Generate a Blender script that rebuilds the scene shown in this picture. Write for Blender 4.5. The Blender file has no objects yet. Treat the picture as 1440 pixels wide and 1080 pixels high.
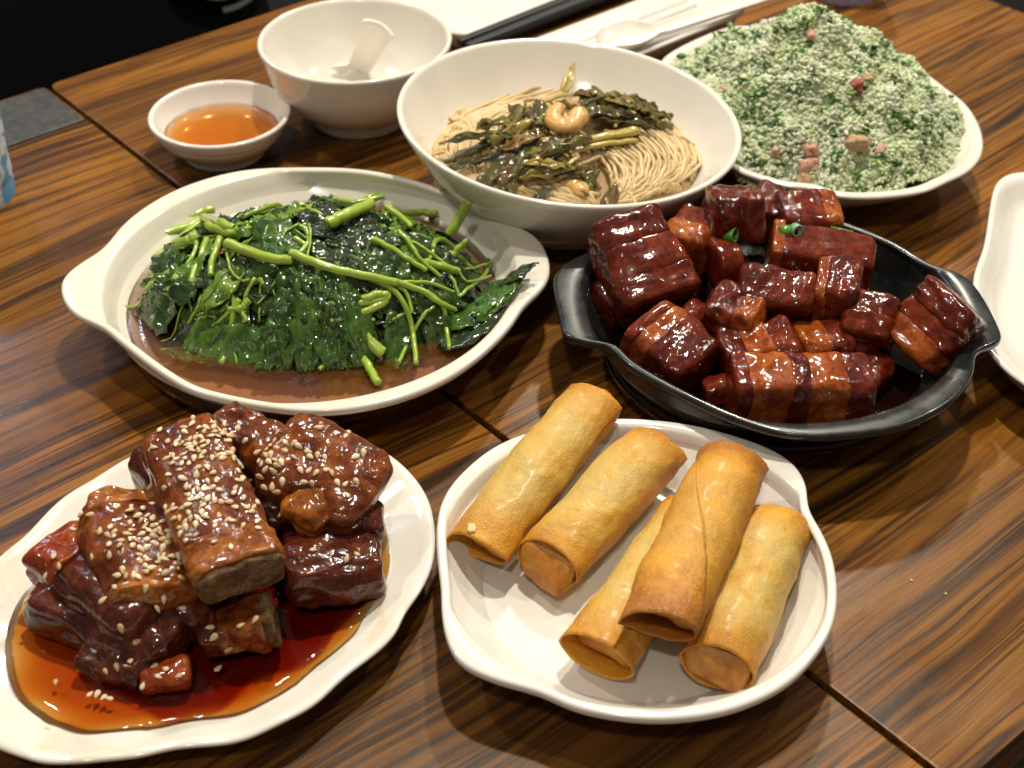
import bpy, bmesh, math, random
from mathutils import Vector, Matrix, noise
from mathutils.bvhtree import BVHTree
S = .01                                   # the shapes below are written in centimetres
R = math.radians
col = bpy.context.scene.collection
scene = bpy.context.scene
random.seed(7)

# ------------------------------------------------------------------ camera, world, lamps, exposure
cd = bpy.data.cameras.new('camera'); cam = bpy.data.objects.new('camera', cd); col.objects.link(cam)
cam.location = (0, 0, .51); cam.rotation_euler = (R(90 - 38.5), 0, 0)
cd.sensor_width = 36; cd.lens = 52.5; cd.clip_start = .02; cd.clip_end = 50
cd.dof.use_dof = True; cd.dof.focus_distance = .74; cd.dof.aperture_fstop = 11
scene.camera = cam
w = bpy.data.worlds.new('World'); scene.world = w; w.use_nodes = True
bg = w.node_tree.nodes['Background']; bg.inputs[0].default_value = (1, .90, .78, 1); bg.inputs[1].default_value = .155
def lamp(name, loc, size, power, colr, target=(0, 70, 0), shape='DISK'):
    l = bpy.data.lights.new(name, 'AREA'); l.shape = shape; l.size = size * S; l.energy = power; l.color = colr
    if shape == 'RECTANGLE': l.size_y = size * S * .25
    o = bpy.data.objects.new(name, l); col.objects.link(o); o.location = Vector(loc) * S
    o.rotation_euler = (Vector(target) - Vector(loc)).to_track_quat('-Z', 'Y').to_euler()
    return o
WARM = (1, .925, .775)
lamp('ceiling_lamp', (12, 112, 175), 9, 26, WARM)
lamp('ceiling_lamp_back', (45, 275, 205), 11, 34, WARM, (10, 60, 0))
lamp('ceiling_lamp_side', (-120, 130, 185), 8, 12, WARM)
lamp('ceiling_lamp_row', (150, 150, 190), 8, 10, WARM)
lamp('fill_lamp_near', (-20, -60, 190), 14, 9, WARM)  # weak fill light, added behind the camera
lamp('screen_glow', (-110, 210, 120), 40, 3, (.62, .75, 1), (0, 70, 0), 'RECTANGLE')
scene.view_settings.view_transform = 'Standard'; scene.view_settings.look = 'None'
scene.view_settings.exposure = 0; scene.view_settings.gamma = 1
scene.cycles.max_bounces = 10; scene.cycles.transparent_max_bounces = 12

# ------------------------------------------------------------------ object helpers
def tag(o, label=None, cat=None, group=None, kind=None):
    for k, v in (('label', label), ('category', cat), ('group', group), ('kind', kind)):
        if v: o[k] = v
    return o
def empty(name, base, label, cat, group=None):
    o = bpy.data.objects.new(name, None); col.objects.link(o); o.location = Vector(base) * S
    o.empty_display_size = .01
    return tag(o, label, cat, group)
def mesh(name, verts, faces, mat, parent=None, loc=None, smooth=True, attr=None, base=None, tint=None):
    """verts in world cm; loc: per-vertex texture coordinates in cm"""
    if base is None: base = parent.location / S if parent else Vector((0, 0, 0))
    base = Vector(base)
    me = bpy.data.meshes.new(name)
    me.from_pydata([((v[0] - base[0]) * S, (v[1] - base[1]) * S, (v[2] - base[2]) * S) for v in verts], [], faces)
    if smooth: me.polygons.foreach_set('use_smooth', [True] * len(me.polygons))
    a = me.attributes.new('loc', 'FLOAT_VECTOR', 'POINT')
    flat = [c for v in (loc or verts) for c in v]
    a.data.foreach_set('vector', flat)
    if tint is not None:
        a = me.attributes.new('tint', 'FLOAT', 'POINT'); a.data.foreach_set('value', tint)
    me.materials.append(mat); me.update()
    o = bpy.data.objects.new(name, me); col.objects.link(o)
    if parent: o.parent = parent
    else: o.location = base * S
    return o
def rnd(a, b): return random.uniform(a, b)
def fbm(p, f=1, o=4): return noise.fractal(Vector(p) * f, 1.0, 2.0, o)
def cat(pts, n, closed=False):
    """Catmull-Rom through pts, n samples"""
    pts = [Vector(p) for p in pts]; m = len(pts); out = []
    seg = m if closed else m - 1
    for i in range(n):
        t = i / n * seg if closed else i / (n - 1) * seg
        k = min(int(t), seg - 1); f = t - k
        g = (lambda q: pts[q % m]) if closed else (lambda q: pts[max(0, min(m - 1, q))])
        a, b, c, d = g(k - 1), g(k), g(k + 1), g(k + 2)
        out.append(.5 * ((2 * b) + (c - a) * f + (2 * a - 5 * b + 4 * c - d) * f * f + (3 * b - a - 3 * c + d) * f ** 3))
    return out
def tube(pts, rad, k=8, caps=True, flat=1.0, off=0):
    """tube along pts; rad(t) or number; returns verts, faces, loc(along, angle)"""
    V, F, L = [], [], []; n = len(pts); up = Vector((0, 0, 1)); s = 0
    for i, p in enumerate(pts):
        t = pts[min(i + 1, n - 1)] - pts[max(i - 1, 0)]; t.normalize()
        a = t.cross(up)
        if a.length < 1e-3: a = t.cross(Vector((0, 1, 0)))
        a.normalize(); b = a.cross(t)
        if i: s += (p - pts[i - 1]).length
        r = rad(i / (n - 1)) if callable(rad) else rad
        for q in range(k):
            an = 2 * math.pi * q / k
            V.append(p + a * (math.cos(an) * r) + b * (math.sin(an) * r * flat)); L.append((s, r * an, off))
    for i in range(n - 1):
        for q in range(k):
            F.append((off * 0 + i * k + q, i * k + (q + 1) % k, (i + 1) * k + (q + 1) % k, (i + 1) * k + q))
    if caps:
        F.append(tuple(range(k))[::-1]); F.append(tuple((n - 1) * k + q for q in range(k)))
    return V, F, L
class MB:
    def __init__(s): s.V, s.F, s.L, s.T = [], [], [], []
    def add(s, V, F, L=None, tint=0.):
        o = len(s.V); s.V += list(V); s.F += [tuple(i + o for i in f) for f in F]; s.L += list(L or V); s.T += [tint] * len(V)
    def build(s, name, mat, parent=None, smooth=True, base=None):
        return mesh(name, s.V, s.F, mat, parent, s.L, smooth, base=base, tint=s.T)
def fin(o, bevel=0, seg=2, sub=0, angle=None):
    if bevel:
        m = o.modifiers.new('bevel', 'BEVEL'); m.width = bevel * S; m.segments = seg; m.limit_method = 'ANGLE'
    if sub:
        m = o.modifiers.new('subsurf', 'SUBSURF'); m.levels = m.render_levels = sub
    return o
def blob(n, p=5.0):
    """rounded unit box (half size 1), superellipsoid exponent p"""
    idx, V, F = {}, [], []
    def vid(a):
        k = tuple(round(c * n) for c in a)
        if k not in idx:
            l = (abs(a[0]) ** p + abs(a[1]) ** p + abs(a[2]) ** p) ** (1 / p); idx[k] = len(V); V.append(Vector(a) / l)
        return idx[k]
    for ax in range(3):
        for sg in (-1, 1):
            for i in range(n):
                for j in range(n):
                    q = []
                    for (di, dj) in ((0, 0), (1, 0), (1, 1), (0, 1)):
                        a = [0, 0, 0]; a[ax] = sg; a[(ax + 1) % 3] = -1 + 2 * (i + di) / n; a[(ax + 2) % 3] = -1 + 2 * (j + dj) / n
                        q.append(vid(a))
                    F.append(tuple(q if sg > 0 else q[::-1]))
    return V, F
def frame(A, B, roll=0):
    X = (Vector(B) - Vector(A)).normalized(); Y = Vector((0, 0, 1)).cross(X).normalized(); Z = X.cross(Y)
    c, s = math.cos(R(roll)), math.sin(R(roll))
    return X, Y * c + Z * s, Z * c - Y * s

# ------------------------------------------------------------------ material helpers
class Mat:
    def __init__(s, name, **kw):
        s.m = bpy.data.materials.new(name); s.m.use_nodes = True; s.n = s.m.node_tree.nodes; s.l = s.m.node_tree.links
        s.b = s.n['Principled BSDF']; s.set(**kw)
    def set(s, **kw):
        N = dict(color='Base Color', rough='Roughness', coat='Coat Weight', coatr='Coat Roughness', sss='Subsurface Weight', ssr='Subsurface Radius',
                 sscale='Subsurface Scale', spec='Specular IOR Level', trans='Transmission Weight', metal='Metallic', ior='IOR', alpha='Alpha', normal='Normal', cnormal='Coat Normal')
        for k, v in kw.items(): s.put(s.b.inputs[N[k]], v)
        return s
    def put(s, inp, v):
        if isinstance(v, bpy.types.NodeSocket): s.l.new(v, inp)
        elif isinstance(v, (tuple, list)) and len(v) == 3 and inp.type == 'RGBA': inp.default_value = (*v, 1)
        else: inp.default_value = v
    def node(s, t, out=0, props=None, **ins):
        n = s.n.new('ShaderNode' + t)
        for k, v in (props or {}).items(): setattr(n, k, v)
        for k, v in ins.items():
            key = int(k[1:]) if k[0] == '_' and k[1:].isdigit() else k.replace('_', ' ')
            s.put(n.inputs[key], v)
        return n.outputs[out]
    def loc(s): return s.node('Attribute', 1, dict(attribute_name='loc'))
    def tint(s): return s.node('Attribute', 2, dict(attribute_name='tint'))
    def map(s, v, scale=(1, 1, 1), rot=(0, 0, 0), off=(0, 0, 0)): return s.node('Mapping', Vector=v, Scale=scale, Rotation=rot, Location=off)
    def noise(s, v, scale, detail=4, rough=.55, dist=0, out=0): return s.node('TexNoise', out, Vector=v, Scale=scale, Detail=detail, Roughness=rough, Distortion=dist)
    def ramp(s, f, stops, interp='LINEAR'):
        n = s.n.new('ShaderNodeValToRGB'); s.l.new(f, n.inputs[0]); r = n.color_ramp; r.interpolation = interp
        while len(r.elements) < len(stops): r.elements.new(1)
        for e, (p, c) in zip(r.elements, stops):
            e.position = p; e.color = (*c, 1) if isinstance(c, tuple) else (c, c, c, 1)
        return n.outputs[0]
    def mix(s, f, a, b, mode='MIX'):
        n = s.n.new('ShaderNodeMix'); n.data_type = 'RGBA'; n.blend_type = mode
        s.put(n.inputs[0], f); s.put(n.inputs[6], a); s.put(n.inputs[7], b); return n.outputs[2]
    def math(s, op, a, b=0): return s.node('Math', 0, dict(operation=op), _0=a, _1=b)
    def bump(s, h, dist, strength=1.0, normal=None):
        kw = dict(Height=h, Distance=dist * S, Strength=strength)
        if normal is not None: kw['Normal'] = normal
        return s.node('Bump', **kw)

def ceramic(name, c=(.80, .77, .71), rough=.16):
    m = Mat(name, color=c, rough=rough, spec=.5, coat=.35, coatr=.04)
    v = m.loc(); m.set(normal=m.bump(m.noise(v, .5, 3), .03, .5))
    f = m.noise(v, .35, 4); m.set(color=m.ramp(f, [(.3, tuple(x * .95 for x in c)), (.7, c)]))
    return m.m
M = {}
M['porcelain'] = ceramic('glazed_white_porcelain')
M['cream'] = ceramic('glazed_cream_porcelain', (.78, .735, .64))
def stained():
    m = Mat('glazed_ivory_with_oil_stains', rough=.16, spec=.5, coat=.35, coatr=.04); v = m.loc()
    f = m.noise(v, .30, 3, .5, .8); g = m.ramp(f, [(.57, 0.), (.66, .30), (.72, .12)])
    m.set(color=m.mix(g, (.78, .74, .67), (.70, .52, .22)), normal=m.bump(m.noise(v, .5, 3), .03, .5)); return m.m
M['stained'] = stained()
M['ivory'] = ceramic('glazed_ivory_porcelain', (.78, .74, .67))
def wood():
    m = Mat('zebrano_wood', spec=.33)
    v = m.loc()
    warp = m.noise(m.map(v, (.022, .075, 1)), 1, 3, .5)
    wv = m.node('VectorMath', 0, dict(operation='MULTIPLY_ADD'), _0=warp, _1=(0, 5.5, 0), _2=v)
    band = m.noise(m.map(wv, (.008, .25, 1)), 1, 5, .62, .35)
    c = m.ramp(band, [(.28, (.022, .012, .006)), (.36, (.048, .022, .009)), (.42, (.19, .068, .009)), (.465, (.33, .128, .014)), (.492, (.06, .024, .007)), (.52, (.24, .088, .010)), (.57, (.35, .142, .018)), (.61, (.12, .046, .009)), (.645, (.024, .013, .006)), (.74, (.15, .06, .013))])
    fine = m.noise(m.map(wv, (.03, 2.6, 1)), 1, 4, .7, .2)
    c = m.mix(m.ramp(fine, [(.36, .75), (.5, 0.)]), c, (.022, .012, .007))
    broad = m.noise(m.map(v, (.02, .05, 1), (0, 0, 0), (3, 7, 0)), 1, 2)
    c = m.mix(m.ramp(broad, [(.42, 0.), (.66, .5)]), c, (.034, .022, .013))
    fib = m.noise(m.map(v, (.25, 9, 1)), 1, 3, .6)
    c = m.mix(m.ramp(fib, [(.35, .5), (.6, 0.)]), c, m.mix(1.0, c, (.55, .5, .5), 'MULTIPLY'))
    smear = m.noise(m.map(v, (.09, .16, 1)), 1, 5, .65)
    m.set(color=c, rough=m.ramp(smear, [(.3, .20), (.7, .38)]))
    h = m.mix(.5, fib, m.noise(v, 4, 3)); m.set(normal=m.bump(h, .008, .6))
    return m.m
M['wood'] = wood()
M['wood_edge'] = Mat('worn_wood_edge', color=(.22, .10, .03), rough=.4).m
M['dark'] = Mat('dark_frame', color=(.008, .006, .005), rough=.6).m
def leather():
    m = Mat('black_cloth', color=(.0022, .0022, .0026), rough=.8, spec=.1); v = m.loc()
    m.set(normal=m.bump(m.noise(v, 3, 3), .05, .4)); return m.m
M['black'] = leather()
M['floor'] = Mat('dark_floor', color=(.012, .011, .010), rough=.5).m
def metalplate():
    m = Mat('brushed_grey_plate', rough=.45, metal=.6); v = m.loc()
    f = m.noise(m.map(v, (1, 1, 1)), 1.3, 5, .7); m.set(color=m.ramp(f, [(.3, (.055, .055, .05)), (.7, (.13, .125, .115))])); return m.m
M['plate'] = metalplate()
def potm():
    m = Mat('black_glazed_stoneware', rough=.22, spec=.5, coat=.4, coatr=.08); v = m.loc()
    f = m.noise(v, .8, 5); m.set(color=m.ramp(f, [(.35, (.007, .009, .009)), (.7, (.014, .018, .018))]), rough=m.ramp(f, [(.3, .2), (.7, .38)])); return m.m
M['pot'] = potm()
def meat(name, stops, sc=1.1, rough=.22, sss=.0, bd=.10, fib=0, coat=.85):
    m = Mat(name, spec=.08, coat=coat, coatr=.05, rough=rough); v = m.loc()
    f = m.noise(v, sc, 6, .62, .6); c = m.ramp(f, stops)
    g = m.noise(v, sc * 4.5, 5, .65); c = m.mix(m.ramp(g, [(.40, .55), (.58, 0.)]), c, m.mix(1.0, c, (.34, .24, .22), 'MULTIPLY'))
    h = m.mix(.6, m.noise(v, sc * 1.3, 3, .5, .6), m.noise(v, sc * 3.2, 3, .5, .5))
    if fib: h = m.mix(.5, h, m.noise(m.map(v, (.8, 5, 5)), 1.2, 4, .6, .4))
    n = m.bump(h, bd * .8, .7); n = m.bump(m.noise(v, 4.4, 1.5, .5, .4), bd * .32, .7, n); n2 = m.bump(m.noise(v, 9, 2, .6), .02, .5, n)
    m.set(color=c, normal=n2, cnormal=n)
    m.set(rough=m.ramp(m.noise(v, 2.5, 4), [(.3, rough * 1.2), (.7, rough * 2.0)]))
    if sss: m.set(sss=sss, ssr=(1, .32, .10), sscale=.0035)
    return m.m
M['lean'] = meat('braised_lean_pork', [(.3, (.042, .0045, .002)), (.5, (.11, .011, .003)), (.7, (.19, .027, .005))], 1.0, .22, .12)
M['skin'] = meat('braised_pork_skin', [(.3, (.080, .008, .003)), (.5, (.15, .017, .0045)), (.72, (.25, .045, .008))], .7, .18, .2, .05)
M['fat'] = meat('amber_pork_fat', [(.3, (.15, .020, .004)), (.5, (.31, .064, .007)), (.7, (.46, .14, .014))], .8, .2, .35, .07)
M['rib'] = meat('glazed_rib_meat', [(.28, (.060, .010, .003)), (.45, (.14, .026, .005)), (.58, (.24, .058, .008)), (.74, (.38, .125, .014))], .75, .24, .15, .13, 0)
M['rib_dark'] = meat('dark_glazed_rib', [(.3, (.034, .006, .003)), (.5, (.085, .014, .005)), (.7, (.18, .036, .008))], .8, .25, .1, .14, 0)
M['rib_fat'] = meat('rib_amber_edge', [(.3, (.16, .036, .005)), (.5, (.32, .095, .010)), (.7, (.46, .17, .018))], .7, .24, .25, .09)
M['rib_end'] = meat('rib_cut_end', [(.3, (.07, .034, .012)), (.5, (.15, .085, .034)), (.7, (.26, .16, .075))], 1.5, .42, .1, .2, 1, .25)
M['rib_skin'] = meat('red_rib_skin', [(.3, (.15, .016, .005)), (.5, (.27, .040, .008)), (.7, (.40, .095, .015))], .8, .18, .15, .05)
def seedm():
    m = Mat('sesame', rough=.4, spec=.4, sss=.15, ssr=(1, .7, .4), sscale=.001); t = m.tint(); v = m.loc()
    f = m.noise(v, 5, 2); c = m.ramp(t, [(0, (.52, .36, .19)), (.5, (.66, .50, .30)), (1, (.78, .64, .43))])
    m.set(color=m.mix(m.ramp(f, [(.45, 0.), (.7, .4)]), c, (.45, .26, .11))); return m.m
M['sesame'] = seedm()
def liquid(name, absorb, dens, surf=.0):
    m = Mat(name); n, l = m.n, m.l; out = n['Material Output']; n.remove(m.b)
    fr = m.node('Fresnel', IOR=1.36); gl = m.node('BsdfGlossy', Roughness=.05, Color=(1, 1, 1))
    v = m.loc(); bp = m.bump(m.noise(v, .9, 3), .05, .6)
    l.new(bp, gl.node.inputs['Normal']); l.new(bp, fr.node.inputs['Normal'])
    tr = m.node('BsdfTransparent', Color=(1, 1, 1))
    base = tr
    if surf:
        cc = surf[0] if len(surf) < 3 else m.mix(m.ramp(m.noise(v, .16, 2, .5, .5), [(.42, 0.), (.58, 1.)]), surf[0], surf[2]); df = m.node('BsdfDiffuse', Color=cc); base = m.node('MixShader', _0=surf[1], _1=tr, _2=df)
    mx = m.node('MixShader', _0=fr, _1=base, _2=gl); l.new(mx, out.inputs['Surface'])
    va = m.node('VolumeAbsorption', Color=absorb, Density=dens); l.new(va, out.inputs['Volume'])
    return m.m
M['sauce'] = liquid('rib_sauce', (.90, .625, .03), 460)
M['vinegar'] = liquid('brown_vinegar', (.90, .60, .06), 150, ((.50, .22, .025), .18))
M['broth'] = liquid('thin_broth', (.88, .66, .46), 95, ((.20, .085, .07), .26, (.24, .095, .018)))
M['potsauce'] = liquid('dark_pork_sauce', (.35, .05, .02), 500, ((.010, .0025, .0015), .9))
def rollm():
    m = Mat('fried_wrapper', rough=.42, spec=.4, coat=.08, coatr=.2, sss=.12, ssr=(1, .5, .2), sscale=.003)
    v = m.loc(); t = m.tint()     # loc: along, around, seed ; tint: 1 at the ends, 0 in the filled middle
    f1 = m.noise(v, .55, 5, .6, .4); f2 = m.noise(v, 2.2, 5, .65)
    gold = m.ramp(f1, [(.28, (.33, .105, .006)), (.44, (.54, .22, .016)), (.60, (.68, .325, .026)), (.76, (.70, .39, .055))])
    pale = m.ramp(f1, [(.3, (.57, .28, .022)), (.47, (.64, .41, .085)), (.62, (.54, .40, .12)), (.78, (.68, .46, .13))])
    tt = m.math('ADD', t, m.math('MULTIPLY', m.math('SUBTRACT', f1, .5), 1.3))
    c = m.mix(m.ramp(tt, [(.08, 0.), (.60, 1.)]), pale, gold)
    c = m.mix(m.ramp(tt, [(.80, 0.), (1.0, .75)]), c, (.33, .095, .010))
    c = m.mix(m.ramp(f2, [(.55, 0.), (.75, .45)]), c, (.40, .14, .014))
    sp = m.noise(v, 9, 3); c = m.mix(m.ramp(sp, [(.62, 0.), (.70, .55)]), c, (.82, .60, .27))
    h = m.mix(.5, m.noise(v, 3.5, 5, .6), m.noise(v, 12, 3))
    m.set(color=c, normal=m.bump(h, .10, 1.0)); m.set(rough=m.ramp(f2, [(.3, .34), (.7, .55)])); return m.m
M['wrapper'] = rollm()
def wrapperdark():
    m = Mat('fried_wrapper_end', rough=.4, spec=.45, sss=.1, ssr=(1, .5, .2), sscale=.003); v = m.loc()
    f1 = m.noise(v, .9, 5, .6, .5); c = m.ramp(f1, [(.3, (.33, .105, .011)), (.5, (.47, .19, .024)), (.7, (.56, .28, .05))])
    m.set(color=c, normal=m.bump(m.noise(v, 3, 5), .08, .8)); return m.m
M['wrapper_end'] = wrapperdark()
def leafm(name, stops, rough=.2):
    m = Mat(name, rough=rough + .2, spec=.12, coat=1.0, coatr=.06); v = m.loc()
    f = m.noise(v, .8, 4); t = m.tint()
    c = m.ramp(m.math('ADD', m.math('MULTIPLY', f, .6), m.math('MULTIPLY', t, .5)), stops)
    x = m.node('SeparateXYZ', 1, Vector=v)    # loc: along, across, seed -> veins
    xs = m.node('SeparateXYZ', 0, Vector=v)
    ve = m.math('SINE', m.math('ADD', m.math('MULTIPLY', xs, 8.), m.math('MULTIPLY', m.math('ABSOLUTE', x), -7.)))
    vein = m.ramp(ve, [(.86, 0.), (.97, 1.)]); mid = m.ramp(m.math('ABSOLUTE', x), [(.03, 1.), (.09, 0.)])
    vv = m.math('MAXIMUM', m.math('MULTIPLY', vein, .35), mid)
    c = m.mix(m.math('MULTIPLY', vv, .22), c, (.12, .21, .045))
    h = m.mix(.22, m.noise(v, 2.4, 2, .5), vv)
    n1 = m.bump(h, .10, .6); n1 = m.bump(m.noise(v, 5, 1.5, .5), .028, .7, n1); m.set(color=c, normal=n1, cnormal=n1); return m.m
M['leaf'] = leafm('cooked_leaf', [(.24, (.007, .015, .004)), (.40, (.016, .042, .006)), (.54, (.038, .096, .009)), (.70, (.085, .175, .016)), (.88, (.17, .26, .03))])
M['leaf_dark'] = leafm('dark_cooked_leaf', [(.3, (.008, .014, .006)), (.5, (.016, .032, .009)), (.75, (.030, .062, .012)), (.9, (.07, .09, .03))], .3)
M['olive'] = leafm('pickled_leaf', [(.25, (.024, .018, .004)), (.45, (.075, .058, .009)), (.6, (.18, .135, .018)), (.8, (.33, .235, .04))], .3)
M['brownleaf'] = leafm('brown_pickled_leaf', [(.25, (.028, .014, .004)), (.5, (.095, .048, .010)), (.75, (.22, .12, .025))], .3)
def stemm(name, stops):
    m = Mat(name, rough=.25, spec=.5, coat=.4, coatr=.08, sss=.15, ssr=(.6, 1, .2), sscale=.002); v = m.loc(); t = m.tint()
    f = m.noise(m.map(v, (.5, 3, 1)), 1, 4); c = m.ramp(m.math('ADD', m.math('MULTIPLY', f, .5), m.math('MULTIPLY', t, .5)), stops)
    m.set(color=c, normal=m.bump(f, .02, .5)); return m.m
M['stem'] = stemm('green_stem', [(.2, (.09, .16, .014)), (.45, (.21, .33, .028)), (.65, (.36, .48, .065)), (.85, (.48, .55, .14))])
M['palestem'] = stemm('pale_pickled_stem', [(.2, (.20, .15, .025)), (.5, (.40, .30, .06)), (.8, (.52, .40, .13))])
def noodlem():
    m = Mat('noodle', rough=.32, spec=.45, sss=.15, ssr=(1, .7, .35), sscale=.002); v = m.loc(); t = m.tint()
    f = m.noise(v, .5, 3); c = m.ramp(m.math('ADD', m.math('MULTIPLY', f, .5), m.math('MULTIPLY', t, .5)), [(.2, (.41, .275, .11)), (.5, (.60, .44, .22)), (.8, (.71, .56, .33))])
    m.set(color=c); return m.m
M['noodle'] = noodlem()
def shrimpm():
    m = Mat('shrimp', rough=.34, spec=.5, coat=.3, coatr=.1, sss=.25, ssr=(1, .5, .3), sscale=.004); v = m.loc()
    f = m.noise(v, 1.2, 4, .6, .4); c = m.ramp(f, [(.3, (.54, .27, .06)), (.5, (.64, .38, .12)), (.7, (.70, .48, .21))])
    m.set(color=c, normal=m.bump(m.noise(v, 3, 4), .05, .6)); return m.m
M['shrimp'] = shrimpm()
def ricem():
    m = Mat('rice_grain', rough=.38, spec=.4, sss=.5, ssr=(1, 1, .7), sscale=.003); t = m.tint()
    m.set(color=m.ramp(t, [(0, (.24, .32, .12)), (.2, (.42, .50, .24)), (.6, (.60, .66, .42)), (1, (.76, .78, .61))])); return m.m
M['rice'] = ricem()
def fleck():
    m = Mat('chopped_green', rough=.35, spec=.4); t = m.tint()
    m.set(color=m.ramp(t, [(0, (.022, .075, .018)), (.5, (.055, .16, .03)), (1, (.19, .32, .07))])); return m.m
M['fleck'] = fleck()
def inner_volume(name, absorb, dens):
    m = Mat(name); n, l = m.n, m.l; n.remove(m.b); out = n['Material Output']
    l.new(m.node('BsdfTransparent', Color=(1, 1, 1)), out.inputs['Surface']); l.new(m.node('VolumeAbsorption', Color=absorb, Density=dens), out.inputs['Volume']); return m.m
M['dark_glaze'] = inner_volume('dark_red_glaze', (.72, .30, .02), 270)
M['ham'] = meat('cured_ham', [(.3, (.50, .25, .18)), (.5, (.60, .34, .25)), (.7, (.68, .46, .35))], 1.3, .4, .2, .05, 0, .1)
M['hamred'] = meat('dark_cured_ham', [(.3, (.25, .06, .05)), (.5, (.36, .10, .08)), (.7, (.5, .25, .18))], 1.3, .35, .2, .05, 0, .2)
M['hambeige'] = meat('pale_cured_meat', [(.3, (.42, .27, .14)), (.5, (.52, .36, .20)), (.7, (.60, .45, .28))], 1.3, .4, .2, .05, 0, .1)
M['scallion'] = Mat('scallion', color=(.07, .24, .03), rough=.3, coat=.3).m
M['scallion_pale'] = Mat('pale_scallion', color=(.20, .36, .22), rough=.3, coat=.3).m
M['chop'] = Mat('dark_chopstick', color=(.022, .025, .028), rough=.38).m

# ------------------------------------------------------------------ the table and what is behind it
J0 = Vector((-34.14, 99.28, 0)); ga = R(40.3)
G = Vector((math.cos(ga), math.sin(ga), 0)); JV = Vector((math.sin(ga), -math.cos(ga), 0))
def gj(g, j, z=0): return J0 + G * g + JV * j + Vector((0, 0, z))
table = empty('dining_table', gj(0, 40, -75), 'dark striped wood restaurant table under all the dishes, made of two leaves', 'table')
def panel(g0, g1, j0, j1, seed, name='table_leaf'):
    bm = bmesh.new(); bmesh.ops.create_cube(bm, size=1)
    for v in bm.verts:
        v.co = Vector((g0 + (v.co.x + .5) * (g1 - g0), j0 + (v.co.y + .5) * (j1 - j0), -2.8 + (v.co.z + .5) * 2.8))
    ve = [e for e in bm.edges if abs(e.verts[0].co.z - e.verts[1].co.z) > 1]
    bmesh.ops.bevel(bm, geom=ve, offset=.7, segments=5, affect='EDGES', profile=.5)
    te = [e for e in bm.edges if e.verts[0].co.z > -.01 and e.verts[1].co.z > -.01 and len(e.link_faces) == 2 and any(abs(f.normal.z) < .5 for f in e.link_faces)]
    bmesh.ops.bevel(bm, geom=te, offset=.10, segments=3, affect='EDGES', profile=.5)
    bm.verts.ensure_lookup_table()
    V = [gj(v.co.x, v.co.y, v.co.z) for v in bm.verts]; L = [(v.co.x + seed, v.co.y + seed * 1.7, v.co.z) for v in bm.verts]
    F = [tuple(v.index for v in f.verts)[::-1] for f in bm.faces]; bm.free()
    o = mesh(name, V, F, M['wood'], table, L, smooth=False); return o
bpy_seed = 13
panel(.17, 65.2, 0, 81, 0); panel(-70, -.17, 0, 81, 31)
def box(c0, c1, mat, name, parent, bev=.1):
    V = [gj(c0[0] if i & 1 == 0 else c1[0], c0[1] if i & 2 == 0 else c1[1], c0[2] if i & 4 == 0 else c1[2]) for i in range(8)]
    F = [(0, 1, 3, 2), (4, 6, 7, 5), (0, 4, 5, 1), (2, 3, 7, 6), (0, 2, 6, 4), (1, 5, 7, 3)]
    o = mesh(name, V, F, mat, parent, smooth=False)
    if bev: fin(o, bev, 2)
    return o
box((-66, 3, -7), (61, 78, -2.95), M['dark'], 'table_apron', table)
for g_ in (-62, 57):
    for j_ in (8, 73): box((g_ - 2.5, j_ - 2.5, -75), (g_ + 2.5, j_ + 2.5, -7.05), M['dark'], 'table_leg', table)
fl = mesh('floor', [(-400, -300, -75), (400, -300, -75), (400, 500, -75), (-400, 500, -75)], [(0, 1, 2, 3)], M['floor'], smooth=False)
tag(fl, 'dark restaurant floor under the table', None, None, 'structure')
sofa = empty('bench_seat', gj(0, -30, -75), 'black cushioned bench along the far side of the table', 'bench')
box((-80, -48, -75), (42, -5, -40), M['dark'], 'bench_base', sofa); fin(box((-80, -46, -39.9), (42, -5, -30), M['black'], 'seat_cushion', sofa, 0), 2, 4)
fin(box((-80, -62, -75), (42, -48.2, 15), M['black'], 'backrest', sofa, 0), 2, 4)
ch = empty('dining_chair', gj(95, 40, -75), 'black dining chair beyond the right end of the table', 'chair')
fin(box((75, 20, -33), (115, 62, -27), M['black'], 'seat', ch, 0), 1.5, 3); fin(box((112, 20, -26.9), (116, 62, 20), M['black'], 'backrest', ch, 0), 1.5, 3)
for g_ in (78, 112):
    for j_ in (23, 59): box((g_ - 1.5, j_ - 1.5, -75), (g_ + 1.5, j_ + 1.5, -33.05), M['dark'], 'leg', ch)
# grey plate let into the corner of the left leaf
cp = mesh('metal_plate', [gj(g, j, z) for z in (.004, .10) for g, j in ((-9.2, .35), (-.35, .35), (-.35, 6.65), (-9.2, 6.65))],
     [(3, 2, 1, 0), (4, 5, 6, 7), (0, 1, 5, 4), (1, 2, 6, 5), (2, 3, 7, 6), (3, 0, 4, 7)], M['plate'], None, smooth=False, base=gj(-4, 3, 0))
for p in cp.data.polygons: p.flip()
fin(cp, .05, 2)
tag(cp, 'flat blank grey plate stuck on the table corner beside the joint', 'plate')
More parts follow.
